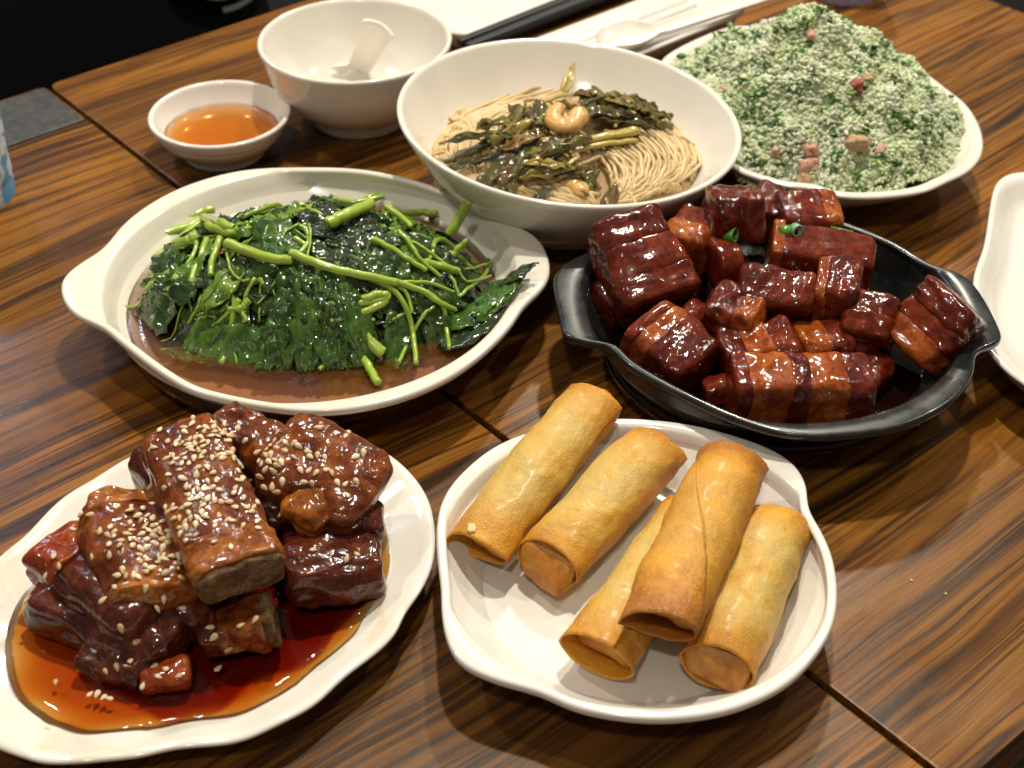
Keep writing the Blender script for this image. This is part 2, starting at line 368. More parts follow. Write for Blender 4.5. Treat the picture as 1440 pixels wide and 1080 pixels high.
# ------------------------------------------------------------------ dishes
def rings(rs, n, mat, name, parent=None, base=None, label=None, cat_=None, group=None, cap0=True, cap1=True):
    """rs: list of rings (each n points)"""
    V, F = [], []
    for r in rs: V += r
    for i in range(len(rs) - 1):
        for q in range(n): F.append((i * n + q, i * n + (q + 1) % n, (i + 1) * n + (q + 1) % n, (i + 1) * n + q))
    if cap0: F.append(tuple(range(n))[::-1])
    if cap1: F.append(tuple((len(rs) - 1) * n + q for q in range(n)))
    o = mesh(name, V, F, mat, parent, base=base)
    return tag(o, label, cat_, group) if label else o
def fine(prof, k=4):
    """profile (r, z) resampled smoothly"""
    pts = cat([(a, b, 0) for a, b in prof], (len(prof) - 1) * k + 1)
    return [(p.x, p.y) for p in pts]
def lathe(c, prof, n=96, shear=0, zr=1):
    out = []
    for r, z in prof:
        out.append([Vector((c[0] + r * math.cos(2 * math.pi * q / n), c[1] + r * math.sin(2 * math.pi * q / n), z - shear * r * math.cos(2 * math.pi * q / n) * z / zr)) for q in range(n)])
    return out
def radial(pts, c, n=192):
    """closed outline -> radius per angle round c"""
    sm = cat(pts, 800, True)
    ar = sorted(((math.atan2(p.y - c[1], p.x - c[0])) % (2 * math.pi), math.hypot(p.x - c[0], p.y - c[1])) for p in sm)
    out = []; k = 0; m = len(ar)
    for q in range(n):
        a = 2 * math.pi * q / n
        while k < m and ar[k][0] < a: k += 1
        a0, r0 = ar[k - 1] if k > 0 else (ar[-1][0] - 2 * math.pi, ar[-1][1])
        a1, r1 = ar[k] if k < m else (ar[0][0] + 2 * math.pi, ar[0][1])
        f = (a - a0) / max(1e-6, a1 - a0); out.append(r0 + (r1 - r0) * f)
    return [(out[q - 2] + out[q - 1] * 2 + out[q] * 3 + out[(q + 1) % n] * 2 + out[(q + 2) % n]) / 9 for q in range(n)]
def eared(name, pts, c, rb, zr, floor, mat, label, cat_, depth=None, lip=.14, well=(.93, .86, .78, .62)):
    n = 192; ro = radial(pts, c, n)
    def ring(fr, z): return [Vector((c[0] + fr(q) * math.cos(2 * math.pi * q / n), c[1] + fr(q) * math.sin(2 * math.pi * q / n), z)) for q in range(n)]
    K = lambda f: (lambda q: f * rb)
    inn = lambda q: min(ro[q] - .42, rb * .965)
    dz = zr - floor
    rs = [ring(K(.02), .4), ring(K(.56), .4), ring(K(.575), .03), ring(K(.60), 0), ring(K(.635), .03), ring(K(.66), .3), ring(K(.78), zr * .36), ring(K(.88), zr * .62)]
    rs += [ring(lambda q: min(.945 * rb, ro[q] - .3), zr - .72), ring(lambda q: min(.965 * rb, ro[q] - .2), zr - .56), ring(lambda q: ro[q] - .10, zr - .46), ring(lambda q: ro[q] - .02, zr - .36), ring(lambda q: ro[q], zr - .22),
           ring(lambda q: ro[q] - .03, zr - .09), ring(lambda q: ro[q] - lip * .7, zr - .02), ring(lambda q: ro[q] - lip * 1.6, zr), ring(lambda q: min(ro[q] - .33, (inn(q) + ro[q]) / 2), zr - .02), ring(inn, zr - .06)]
    rs += [ring(lambda q: min(rb * .95, inn(q) - .05), zr - .2), ring(K(well[0]), zr - dz * .28), ring(K(well[1]), zr - dz * .62), ring(K(well[2]), floor + dz * .12), ring(K((well[2] + well[3]) / 2), floor + .03), ring(K(well[3]), floor), ring(K(.02), floor)]
    return rings(rs, n, mat, name, base=(c[0], c[1], 0), label=label, cat_=cat_)
def pool(name, c, r, zs, zf, mat, label, cat_, n=120, shape=None):
    """a closed body of liquid, flat on top, sunk a little into the dish"""
    sh = shape or (lambda a: 1.)
    def ring(f, z): return [Vector((c[0] + f * sh(2 * math.pi * q / n) * math.cos(2 * math.pi * q / n), c[1] + f * sh(2 * math.pi * q / n) * math.sin(2 * math.pi * q / n), z)) for q in range(n)]
    rs = [ring(.01, zf), ring(r * .8, zf), ring(r, zf + (zs - zf) * .55), ring(r, zs), ring(r * .9, zs), ring(r * .5, zs), ring(.01, zs)]
    return rings(rs, n, mat, name, base=(c[0], c[1], zf), label=label, cat_=cat_)

# greens dish
eared('casserole_dish', [(-24.80,67.43,4.00),(-25.00,68.60,4.00),(-24.44,69.95,4.00),(-23.42,71.54,4.00),(-22.64,74.49,4.00),(-21.09,77.20,4.00),(-18.94,79.19,4.00),(-16.16,80.46,4.00),(-12.10,80.72,4.00),(-8.91,80.38,4.00),(-5.64,79.02,4.00),(-2.81,77.03,4.00),(-0.54,74.72,4.00),(1.28,73.03,4.00),(2.02,71.03,4.00),(2.10,68.95,4.00),(1.56,67.43,4.00),(0.62,65.95,4.00),(-0.11,64.07,4.00),(-1.55,61.64,4.00),(-3.29,59.61,4.00),(-5.48,58.06,4.00),(-8.00,57.16,4.00),(-10.20,57.00,4.00),(-12.28,57.33,4.00),(-14.46,57.95,4.00),(-16.30,58.74,4.00),(-18.38,60.49,4.00),(-20.41,62.56,4.00),(-21.82,64.07,4.00),(-23.31,64.97,4.00),(-24.34,66.29,4.00)],
      (-11.2, 69.2), 12.0, 4, 1.0, M['cream'], 'cream two-eared round dish holding the cooked green leaves', 'dish')
pool('greens_broth', (-11.2, 69.2), 10.55, 2.35, .75, M['broth'], 'thin pinkish brown broth pooled round the green leaves', 'broth')
# spring roll plate
eared('eared_plate', [(-3.47,49.72,3.00),(-3.31,51.54,3.00),(-2.66,53.18,3.00),(-1.22,55.15,3.00),(0.42,56.38,3.00),(2.56,57.26,3.00),(5.14,57.65,3.00),(7.49,57.48,3.00),(9.64,56.93,3.00),(12.01,55.79,3.00),(13.47,54.52,3.00),(14.02,52.93,3.00),(13.91,51.10,3.00),(14.31,49.29,3.00),(14.48,47.56,3.00),(14.29,45.51,3.00),(13.77,43.72,3.00),(12.77,42.05,3.00),(11.45,40.59,3.00),(9.79,39.54,3.00),(8.07,38.93,3.00),(6.01,38.67,3.00),(4.13,38.85,3.00),(2.54,39.29,3.00),(1.31,39.99,3.00),(0.50,40.32,3.00),(-0.77,40.78,3.00),(-2.17,41.66,3.00),(-2.78,42.96,3.00),(-3.05,44.50,3.00),(-3.13,45.90,3.00),(-3.32,47.56,3.00)],
      (5.6, 48.2), 9.3, 3, .85, M['porcelain'], 'white two-eared round plate under the spring rolls', 'plate', well=(.94, .90, .85, .74))
# black pot
eared('black_casserole', [(2.48,68.57,4.50),(3.38,69.84,4.50),(4.45,70.56,4.50),(6.17,73.32,4.50),(8.99,75.26,4.50),(13.05,75.97,4.50),(16.35,75.50,4.50),(19.18,73.70,4.50),(21.69,71.59,4.50),(23.43,69.20,4.50),(24.90,68.22,4.50),(25.47,66.11,4.50),(25.61,62.76,4.50),(25.32,61.89,4.50),(23.97,61.34,4.50),(23.31,59.38,4.50),(21.80,57.22,4.50),(19.25,55.42,4.50),(16.70,54.67,4.50),(13.91,54.51,4.50),(11.14,55.58,4.50),(8.10,57.89,4.50),(5.90,60.09,4.50),(4.79,61.89,4.50),(2.88,62.20,4.50),(2.56,63.96,4.50),(2.26,67.39,4.50)],
      (14.0, 65.6), 10.5, 4.5, 1.0, M['pot'], 'black two-eared stoneware pot of dark braised pork', 'pot')
pool('pork_sauce', (14.0, 65.6), 9.0, 1.9, .75, M['potsauce'], 'dark glossy braising sauce in the black pot', 'sauce')
# rib plate
def oval(name, pts, c, prof, mat, label, cat_, flute=0, nf=0, n=224):
    ro = radial(pts, c, n); rs = []
    for f, z, k in prof:
        rs.append([Vector((c[0] + ro[q] * f * math.cos(2 * math.pi * q / n), c[1] + ro[q] * f * math.sin(2 * math.pi * q / n), z + k * flute * math.sin(nf * 2 * math.pi * q / n + 3 * f) + k * flute * .6 * math.sin(nf * 2.3 * math.pi * q / n))) for q in range(n)])
    o = rings(rs, n, mat, name, base=(c[0], c[1], 0), label=label, cat_=cat_); return ro
ribs_c = (-14.0, 47.2)
rib_ro = oval('oval_plate', [(-3.55,49.20,2.00),(-3.83,52.06,2.00),(-4.69,54.34,2.00),(-6.38,56.19,2.00),(-8.26,57.33,2.00),(-10.11,57.89,2.00),(-12.30,58.11,2.00),(-14.78,57.72,2.00),(-16.79,56.90,2.00),(-18.53,56.08,2.00),(-20.23,54.60,2.00),(-21.32,53.31,2.00),(-22.16,51.82,2.00),(-22.91,50.13,2.00),(-23.60,48.97,2.00),(-24.20,47.38,2.00),(-24.50,45.86,2.00),(-24.42,43.77,2.00),(-23.84,41.78,2.00),(-22.86,39.88,2.00),(-21.60,38.50,2.00),(-20.66,38.01,2.00),(-19.72,37.72,2.00),(-18.62,37.31,2.00),(-17.18,37.24,2.00),(-15.83,37.55,2.00),(-14.18,37.90,2.00),(-12.63,38.08,2.00),(-10.70,38.61,2.00),(-9.34,39.33,2.00),(-8.27,40.26,2.00),(-7.21,41.59,2.00),(-5.95,42.96,2.00),(-5.11,44.18,2.00),(-4.72,45.43,2.00),(-4.00,46.94,2.00)],
     ribs_c, [(.01, .3, 0), (.52, .3, 0), (.53, .02, 0), (.57, 0, 0), (.60, .25, 0), (.72, .75, .2), (.88, 1.35, .6), (.97, 1.66, 1), (.99, 1.74, 1), (1.0, 1.86, 1), (.994, 1.97, 1), (.975, 2.0, 1), (.955, 1.96, 1), (.93, 1.84, .9), (.86, 1.52, .8), (.79, 1.22, .9), (.73, 1.0, .5), (.66, .80, 0), (.58, .72, 0), (.01, .70, 0)],
     M['stained'], 'white oval plate with wavy fluted rim under the glazed ribs', 'plate', .075, 14)
def rib_shape(a):
    q = int(a / (2 * math.pi) * 224) % 224; return rib_ro[q] / 10
pool('rib_sauce', (ribs_c[0], ribs_c[1]), 7.95, 1.36, .5, M['sauce'], 'orange brown oily sauce pooled on the oval plate', 'sauce', 224, rib_shape)
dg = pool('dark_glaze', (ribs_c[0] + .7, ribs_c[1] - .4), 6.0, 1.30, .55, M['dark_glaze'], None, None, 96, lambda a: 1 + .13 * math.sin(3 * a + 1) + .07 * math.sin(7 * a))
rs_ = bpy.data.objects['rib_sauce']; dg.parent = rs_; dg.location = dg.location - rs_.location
# rice dish
oval('boat_dish', [(10.65,96.06,3.90),(12.66,98.42,3.90),(15.12,100.51,3.90),(16.68,101.11,3.90),(20.09,100.75,3.90),(23.41,99.11,3.90),(26.40,96.17,3.90),(28.35,93.68,3.90),(29.39,91.17,3.90),(30.18,88.86,3.90),(30.29,85.68,3.90),(29.66,82.75,3.90),(28.32,80.55,3.90),(26.39,79.02,3.90),(24.77,77.93,3.90),(21.68,77.28,3.90),(19.41,77.52,3.90),(18.59,78.27,3.90),(16.49,78.68,3.90),(15.01,79.61,3.90),(13.90,80.55,3.90),(12.17,83.47,3.90),(10.92,87.20,3.90),(10.11,91.69,3.90),(10.09,94.00,3.90)],
     (19.4, 89.4), [(.01, .35, 0), (.50, .35, 0), (.51, .02, 0), (.56, 0, 0), (.60, .35, 0), (.75, 1.3, 0), (.88, 2.5, 0), (.95, 3.2, 0), (.97, 3.45, 0), (.99, 3.6, 0), (1.0, 3.74, 0), (.995, 3.86, 0), (.98, 3.9, 0), (.95, 3.86, 0), (.93, 3.7, 0), (.86, 2.8, 0), (.74, 1.6, 0), (.6, .9, 0), (.01, .8, 0)],
     M['ivory'], 'ivory oval dish with small front lip, heaped with green fried rice', 'dish')
# noodle bowl (slanted rim)
nb = fine([(.02, .5), (3.9, .5), (4.1, .05), (4.45, .05), (4.6, .8), (5.6, 1.25), (7.6, 2.7), (9.3, 4.7), (10.3, 6.3)], 3) + [(10.52, 6.72), (10.55, 6.88), (10.48, 6.98), (10.33, 7.0), (10.2, 6.93)] + fine([(10.12, 6.8), (9.55, 5.8), (8.6, 4.4), (7.1, 3.0), (5, 2.0), (2.5, 1.65), (.02, 1.6)], 3)
rings(lathe((3.54, 81.77), nb, 128, .085, 7), 128, M['ivory'], 'noodle_bowl', base=(3.54, 81.77, 0), label='wide ivory bowl with slanted rim holding dressed noodles', cat_='bowl')
# rice bowl and spoon
rb = fine([(.02, .5), (3.0, .5), (3.1, .03), (3.4, .03), (3.45, .75), (4.1, 1.1), (5.2, 2.1), (6.0, 3.5), (6.42, 5.0)], 3) + [(6.60, 5.65), (6.64, 5.85), (6.58, 5.97), (6.45, 6.0), (6.32, 5.93)] + fine([(6.24, 5.7), (6.0, 4.8), (5.5, 3.3), (4.5, 2.0), (2.8, 1.15), (.02, 1.0)], 3)
rings(lathe((-10.75, 94.6), rb), 96, M['ivory'], 'rice_bowl', base=(-10.75, 94.6, 0), label='small deep white bowl with a spoon standing in it', cat_='bowl')
def spoon(A, B, side, label, bl=4.2, wid=1.05, bowl=None):
    """porcelain spoon: bowl round A, channel handle to B"""
    e = empty('soup_spoon', A, label, 'spoon'); A, B = Vector(A), Vector(B)
    X = (B - A).normalized(); Y = Vector((0, 0, 1)).cross(X).normalized(); Z = X.cross(Y)
    if side: Y = Vector(side); Y = (Y - X * Y.dot(X)).normalized(); Z = X.cross(Y)
    n, m = 26, 12; V, F = [], []; Ln = (B - A).length
    for sd in (0, 1):
        for i in range(n + 1):
            t = i / n; s = t * Ln
            if s < bl: wd = 2.1 * math.sqrt(max(.02, 1 - ((s - bl * .5) / (bl * .56)) ** 2)); dp = 1.1
            else: wd = wid * (.75 + .45 * t); dp = .85 if side else .5
            if s > bl * .75: f = min(1, (s - bl * .75) / (bl * .5)); wd = wd * f + (1 - f) * max(wd, wid * .85); dp = 1.1 + (.5 - 1.1) * f
            lift = 0 if s > bl else .0
            for j in range(m + 1):
                u = -1 + 2 * j / m
                V.append(A + X * s + Y * (u * wd * (1 if sd == 0 else 1.0)) + Z * (dp * (u * u) ** 1.0 * 1.0 - (0 if sd == 0 else (.42 if side else .22)) + lift))
    k = (n + 1) * (m + 1)
    for i in range(n):
        for j in range(m):
            a = i * (m + 1) + j; F.append((a, a + m + 1, a + m + 2, a + 1)); F.append((k + a, k + a + 1, k + a + m + 2, k + a + m + 1))
    for i in range(n):
        a = i * (m + 1); F.append((a, k + a, k + a + m + 1, a + m + 1)); a += m; F.append((a, a + m + 1, k + a + m + 1, k + a))
    for j in range(m):
        F.append((j, j + 1, k + j + 1, k + j)); a = n * (m + 1) + j; F.append((a, k + a, k + a + 1, a + 1))
    if bowl:
        Vb, Fb = blob(10, 2.2); mesh('spoon_bowl', [Vector(bowl) + Vector((v.x * 2.9, v.y * 1.9, (v.z if v.z < 0 else -v.z * .5) * .5 + .35)) for v in Vb], Fb, M['ivory'], e)
    o = mesh('spoon_handle' if bowl else 'spoon_body', V, F, M['ivory'], e); fin(o, 0, 0, 1)
    return e
spoon((-11.13,98.36,1.60), (-9.09,95.63,6.40), (-1, .35, 0), 'white porcelain soup spoon standing in the small deep bowl', .5, 1.0, (-10.91,101.31,1.50))
# dipping dish
dp = fine([(.02, .4), (2.4, .4), (2.5, .03), (2.75, .03), (2.8, .35), (3.5, .95), (4.2, 1.75), (4.36, 2.1), (4.44, 2.16), (4.6, 2.5)], 3) + [(4.72, 2.78), (4.74, 2.9), (4.68, 2.99), (4.55, 3.02), (4.43, 2.97)] + fine([(4.36, 2.85), (4.1, 2.2), (3.6, 1.45), (2.8, .95), (1.5, .8), (.02, .78)], 3)
rings(lathe((-19.6, 89.6), dp), 96, M['porcelain'], 'dipping_dish', base=(-19.6, 89.6, 0), label='small round white dish of amber dipping vinegar', cat_='dish')
pool('dipping_vinegar', (-19.6, 89.6), 3.82, 1.72, .62, M['vinegar'], 'amber vinegar filling the small round dish', 'sauce', 96)
# pale plate at the right edge
oval('white_side_plate', [(32.4, 81.9, 3), (30.6, 81.1, 3), (29.6, 79.3, 3), (27.7, 73.7, 3), (26.2, 70.1, 3), (25.5, 66.6, 3), (25.3, 63.4, 3), (26.8, 60.0, 3), (31, 57.4, 3), (37, 57.6, 3), (42, 61.5, 3), (44.5, 69, 3), (43.5, 77, 3), (39, 81.8, 3)],
     (34.5, 70), [(.01, .35, 0), (.70, .35, 0), (.71, .02, 0), (.75, 0, 0), (.80, .4, 0), (.91, 1.6, 0), (.97, 2.5, 0), (.99, 2.72, 0), (1.0, 2.86, 0), (.994, 2.97, 0), (.975, 3.0, 0), (.95, 2.93, 0), (.92, 2.6, 0), (.88, 2.0, 0), (.82, 1.55, 0), (.74, 1.35, 0), (.01, 1.2, 0)], M['porcelain'], 'pale rounded white plate at the right beyond the black pot', 'plate')
# things at the back: plate, chopsticks, tray with a spoon, tumbler
def rrect(g0, g1, j0, j1, r, n=8):
    out = []
    for cx, cy, a0 in ((g1 - r, j1 - r, 0), (g0 + r, j1 - r, 90), (g0 + r, j0 + r, 180), (g1 - r, j0 + r, 270)):
        for i in range(n + 1):
            a = R(a0 + 90 * i / n); out.append((cx + r * math.cos(a), cy + r * math.sin(a)))
    return out
def tray(name, g0, g1, j0, j1, r, h, label, cat_, ridges=()):
    e = empty(name, gj((g0 + g1) / 2, (j0 + j1) / 2, 0), label, cat_)
    def ring(ins, z): return [gj(a, b, z) for a, b in rrect(g0 + ins, g1 - ins, j0 + ins, j1 - ins, max(.15, r - ins))][::-1]
    rs = [ring(1.6, .02), ring(1.3, 0), ring(1.1, .1), ring(.25, h - .45), ring(.05, h - .25), ring(0, h - .12), ring(.06, h - .02), ring(.2, h), ring(.4, h - .06), ring(.75, h - .5), ring(1.2, h - .75), ring(1.8, h - .8)]
    n = len(rs[0]); rings(rs, n, M['porcelain'], 'tray_body', e)
    for (jj, g_a, g_b) in ridges:
        V, F, L = tube([gj(g_a + (g_b - g_a) * t / 12, jj, h - .78) for t in range(13)], .34, 10, True, .9)
        mesh('ridge', V, F, M['porcelain'], e, L)
    return e
tray('serving_plate', 25.5, 53, 3.5, 17.0, 2.6, 1.9, 'white rectangular plate with rounded corner behind the small deep bowl', 'plate')
tray('cutlery_rest', 27, 46, 20.2, 27.2, 1.3, 1.9, 'long white ridged rest behind the noodle bowl', 'cutlery rest', ((21.6, 28.5, 44.5), (22.7, 28.5, 44.5)))
spoon(gj(32.6, 24.6, 1.5), gj(47.4, 27.3, 2.5), 0, 'white porcelain spoon lying on the long ridged rest, its handle end sticking out', 4.4, .95)
for k, (j0_, j1_, lab) in enumerate(((17.75, 17.6, 'dark chopstick on the far side of the pair beside the white rest'), (18.75, 18.55, 'dark chopstick nearer the white ridged rest, of the pair'))):
    V, F, L = [], [], []
    for i in range(14):
        t = i / 13; g_ = 24.6 + t * 23.5; jj = j0_ + (j1_ - j0_) * t; hw = .30 + .16 * t; z0 = 1.92 + .1 * t
        V += [gj(g_, jj - hw, z0), gj(g_, jj + hw, z0), gj(g_, jj + hw, z0 + 2 * hw), gj(g_, jj - hw, z0 + 2 * hw)]
    for i in range(13):
        for q in range(4): F.append((i * 4 + q, i * 4 + (q + 1) % 4, i * 4 + 4 + (q + 1) % 4, i * 4 + 4 + q))
    F += [(3, 2, 1, 0), (52, 53, 54, 55)]
    c_ = mesh('chopstick', V, F, M['chop'], None, smooth=False, base=gj(36, jj, 1.9)); fin(c_, .07, 2); tag(c_, lab, 'chopstick', 'pair of dark chopsticks')
glm = Mat('purple_tinted_glass', color=(.62, .50, .62), rough=.05, trans=.9).m
gp = fine([(.02, 0.02), (2.4, .02), (2.75, .15), (3.0, 1.5), (3.3, 5), (3.5, 9)], 3) + [(3.4, 9.1), (3.3, 9)] + fine([(3.1, 5), (2.8, 1.9), (2.3, 1.0), (.02, .9)], 3)
rings(lathe((27.2, 115.6), gp, 64), 64, glm, 'glass_tumbler', base=(27.2, 115.6, 0), label='purple tinted glass tumbler standing behind the fried rice', cat_='glass')
def cupm():
    m = Mat('striped_paper_cup', rough=.45); v = m.loc()
    f = m.noise(m.map(v, (.3, .3, .5), (0, .6, 0)), 1, 2, .4, .4)
    m.set(color=m.ramp(f, [(.44, (.10, .38, .70)), (.47, (.68, .74, .78)), (.53, (.68, .74, .78)), (.56, (.16, .46, .74))])); return m.m
cu = fine([(.02, .3), (2.9, .3), (3.0, .02), (3.15, .05), (3.2, 2.5), (3.3, 5), (3.4, 9)], 3) + [(3.55, 9.1), (3.55, 9.3), (3.4, 9.3)] + fine([(3.25, 8.8), (3.1, 4.5), (3.0, .6), (.02, .5)], 3)
rings(lathe((-35.6, 83.8), cu, 64), 64, cupm(), 'paper_cup', base=(-35.6, 83.8, 0), label='blue and white paper cup cut off at the left edge', cat_='cup')
# black bag with a round print, standing on the bench
bag = empty('tote_bag', gj(12, -14, -30), 'black cloth bag with a round green-ringed print, on the bench behind the table', 'bag')
BX = (G * .93 + JV * -.0).normalized()
def bagpt(a, b, d): return gj(13, -9.5, -30) + G * a + Vector((0, 0, 1)) * b * .96 + JV * (-b * .27 - d)
V0, F0 = blob(10, 6); V = []
for v in V0:
    nz = fbm((v.x * 2, v.y * 2, v.z * 2), 1, 3) * .6
    V.append(bagpt(v.x * 17, 20 + v.z * 20, 4 - v.y * 4 * (1 - .35 * (v.z + 1) / 2) + nz))
mesh('bag_body', V, F0, M['black'], bag)
def emblem():
    e = bag; c = (11.6, 30.0); r = 4.6; n = 64
    def q(a, b): return bagpt(c[0] + a, c[1] + b, -.75)
    def disc(r0, r1, name, mat, d=0):
        V = [q(rr * math.cos(2 * math.pi * i / n), rr * math.sin(2 * math.pi * i / n)) + JV * d for rr in (r0, r1) for i in range(n)]
        F = [(i, (i + 1) % n, n + (i + 1) % n, n + i) for i in range(n)]
        mesh(name, V, F, mat, e, smooth=False)
    gr = Mat('green_print', color=(.075, .13, .035), rough=.7).m; pk = Mat('pink_print', color=(.30, .17, .15), rough=.7).m; gy = Mat('grey_print', color=(.10, .10, .09), rough=.7).m; nv = Mat('navy_print', color=(.012, .012, .03), rough=.7).m
    disc(r * .86, r, 'printed_ring', gr, .06); disc(.05, r * .86, 'printed_disc', nv, .03)
    for k, (a, b, ww, hh, m_) in enumerate(((-1.2, -2.6, .5, 1.3, gy), (.3, -2.7, .45, 1.1, pk), (1.3, -2.6, .5, 1.2, pk), (-.4, -1.0, .6, 1.0, pk), (1.0, -.6, .7, .8, gy))):
        V = [q(a + ww * math.cos(i * math.pi / 6) * (1 + .25 * math.sin(3 * i)), b + hh * math.sin(i * math.pi / 6)) + JV * .09 for i in range(12)]
        mesh('printed_mark', V, [tuple(range(12))], m_, e, smooth=False)
    V = []
    for i in range(17):
        a = R(-100 + 60 * i / 16)
        for rr in (r * 1.14, r * 1.24): V.append(q(rr * math.cos(a), rr * math.sin(a)) + JV * .06)
    mesh('printed_strip', V, [(2 * i, 2 * i + 1, 2 * i + 3, 2 * i + 2) for i in range(16)], gy, e, smooth=False)
emblem()

# ------------------------------------------------------------------ meat
RIBS = []
def loaf(n, p, e0, e1):
    """unit box, superellipse across; ends flat with a slight waist where slabs meet, rounded at the free ends"""
    V0, F = blob(n, 2); V = []
    for v in V0:
        m = max(abs(v.x), abs(v.y), abs(v.z)); c = v / m
        # undo the sphere mapping: cube point from direction
        x, y, z = c; ends = e1 if x > 0 else e0
        l = (abs(y) ** p + abs(z) ** p) ** (1 / p); mm = max(abs(y), abs(z))
        if l > 0: y, z = y / l * mm, z / l * mm
        if ends:
            h = (abs(x) ** 6.5 + mm ** 6.5) ** (1 / 6.5); s_ = max(abs(x), mm) / h; x *= s_; y *= s_; z *= s_
        else:
            k = 1 - .022 * abs(x) ** 5; y *= k; z *= k
        V.append(Vector((x, y, z)))
    return V, F
def slabs(e, A, B, wd, th, roll, parts, seed, p=4.2, amp=.13, n=12, taper=0, bend=0, keep=False, low=1.5):
    """a piece of meat as slabs side by side along A-B, each a mesh of its own"""
    A, B = Vector(A), Vector(B); X, Y, Z = frame(A, B, roll); Ln = (B - A).length; x0 = 0; rg = random.Random(seed); sg = Vector((seed * 3.3, seed * 1.7, seed * 2.9))
    tot = sum(q[0] for q in parts)
    for fr, mat, name in [(q[0] / tot, q[1], q[2]) for q in parts]:
        ln = fr * Ln; ov = min(.10, ln * .2) if len(parts) > 1 else 0
        a, b = x0 - ov, x0 + ln + ov; x0 += ln
        kw, kt = rg.uniform(.95, 1.05), rg.uniform(.94, 1.05)
        if name == 'cut_end': kw, kt = .90, .84
        Vb, F = loaf(n, p, x0 - ln < 1e-6, x0 > Ln - 1e-6)
        V, L = [], []
        so = Vector((rg.uniform(0, 50), rg.uniform(0, 50), rg.uniform(0, 50)))
        for v in Vb:
            lx = (a + b) / 2 + v.x * (b - a) / 2; t = lx / Ln
            k = 1 - taper * (t - .5)
            q = Vector((lx, v.y * wd / 2 * kw * k, v.z * th / 2 * kt * k))
            d = fbm(q + sg, .42, 2) * amp * low + (1 - 2.4 * abs(noise.noise((q + sg) * 1.1))) * amp * .35 + fbm(q + so, 2.0, 4) * amp * (.9 if 'lean' in mat or 'rib' in mat else .7)
            q += Vector((v.x * (.3 if abs(v.x) > .9 else 0), v.y, v.z)).normalized() * d if abs(v.y) + abs(v.z) > .05 else Vector((0, 0, 0))
            q.z += bend * (1 - (2 * t - 1) ** 2)
            w = A + X * q.x + Y * q.y + Z * q.z
            V.append(w); L.append(q + so)
        o = mesh(name, V, F, M[mat], e, L)
        fin(o, 0, 0, 1)
        if keep: RIBS.append((BVHTree.FromPolygons(V, F), e))
LE, SK, FA = ('lean', 'meat'), ('skin', 'skin'), ('fat', 'fat')
def pc(f, k): return (f, k[0], k[1])
def pork(A, B, w, t, roll, parts, label, seed, **kw):
    A, B = Vector(A), Vector(B)
    e = empty('braised_pork_chunk', ((A + B) / 2) - Vector((0, 0, t / 2)), label, 'pork chunk', 'chunks of braised pork in the black pot')
    M_ = (A + B) / 2; A, B = M_ + (A - M_) * 1.05, M_ + (B - M_) * 1.05
    kw.setdefault('p', 5.5)
    slabs(e, A, B, w * 1.08, t * 1.1, roll, parts, seed, low=1.9, **kw); return e
GP = 'chunks of braised pork in the black pot'
pork((6.05,69.96,6.40), (8.06,65.74,4.20), 4.2, 2.9, 8, [pc(.36, LE), pc(.36, SK), pc(.28, LE)], 'tallest banded pork chunk standing at the left back of the black pot', 1)
pork((9.49,70.12,4.60), (10.98,72.53,5.00), 2.4, 2.3, 0, [pc(.5, FA), pc(.5, SK)], 'amber pork chunk just right of the tallest banded chunk', 2)
pork((11.16,71.37,6.30), (13.74,71.59,6.30), 3.0, 2.7, -14, [pc(.6, LE), pc(.4, SK)], 'topmost lumpy pork chunk at the back centre of the pot', 3, amp=.2)
pork((14.07,73.97,5.20), (15.61,73.67,5.00), 2.6, 2.3, 10, [pc(1, LE)], 'small dark pork chunk behind the topmost lumpy one', 4, amp=.2)
pork((15.20,72.33,5.60), (18.42,72.89,5.20), 2.5, 1.9, 12, [pc(.22, LE), pc(.5, SK), pc(.28, FA)], 'smooth reddish pork slab at the back of the pot by the noodle bowl rim', 5)
pork((14.64,70.41,4.60), (20.00,69.58,4.10), 2.6, 2.5, 12, [pc(.09, FA), pc(.91, SK)], 'long smooth red pork bar below the scallion bits', 6, p=6, amp=.08, n=12)
pork((11.07,69.13,4.50), (12.47,69.56,4.50), 2.75, 2.7, 0, [pc(1, SK)], 'round shiny ball shaped piece near the scallion ring', 7, p=2.4, amp=.06)
pork((11.64,69.94,2.60), (13.33,70.07,2.80), 2.6, 2.6, 0, [pc(1, LE)], 'dark sunken pork chunk under the round shiny ball', 71, amp=.15)
pork((12.24,65.94,4.90), (15.87,65.44,4.60), 2.4, 2.5, 25, [pc(.7, LE), pc(.3, SK)], 'wide dark pork chunk in the middle of the pot with a lit top edge', 8)
pork((16.45,66.24,4.60), (18.51,65.70,4.60), 3.0, 3.0, 10, [pc(.25, FA), pc(.75, LE)], 'blocky dark pork chunk right of the middle one', 9, amp=.18)
pork((19.41,65.30,4.70), (18.73,63.48,3.40), 2.4, 2.5, 0, [pc(.55, LE), pc(.45, SK)], 'upright narrow pork chunk left of the leaning amber one', 10)
pork((23.28,63.61,5.90), (21.01,62.74,3.30), 3.5, 2.5, -12, [pc(.35, LE), pc(.30, SK), pc(.35, FA)], 'tilted pork chunk with amber fat leaning on the right rim of the pot', 11)
pork((7.03,63.88,3.90), (9.65,61.42,3.00), 3.4, 2.5, 10, [pc(.15, SK), pc(.26, FA), pc(.59, LE)], 'banded pork chunk with amber stripe at the left front of the pot', 12)
pork((9.29,65.57,3.90), (10.25,64.88,3.50), 1.5, 1.5, 0, [pc(1, SK)], 'tiny rounded pork scrap above the banded left front chunk', 13, p=2.6, amp=.12)
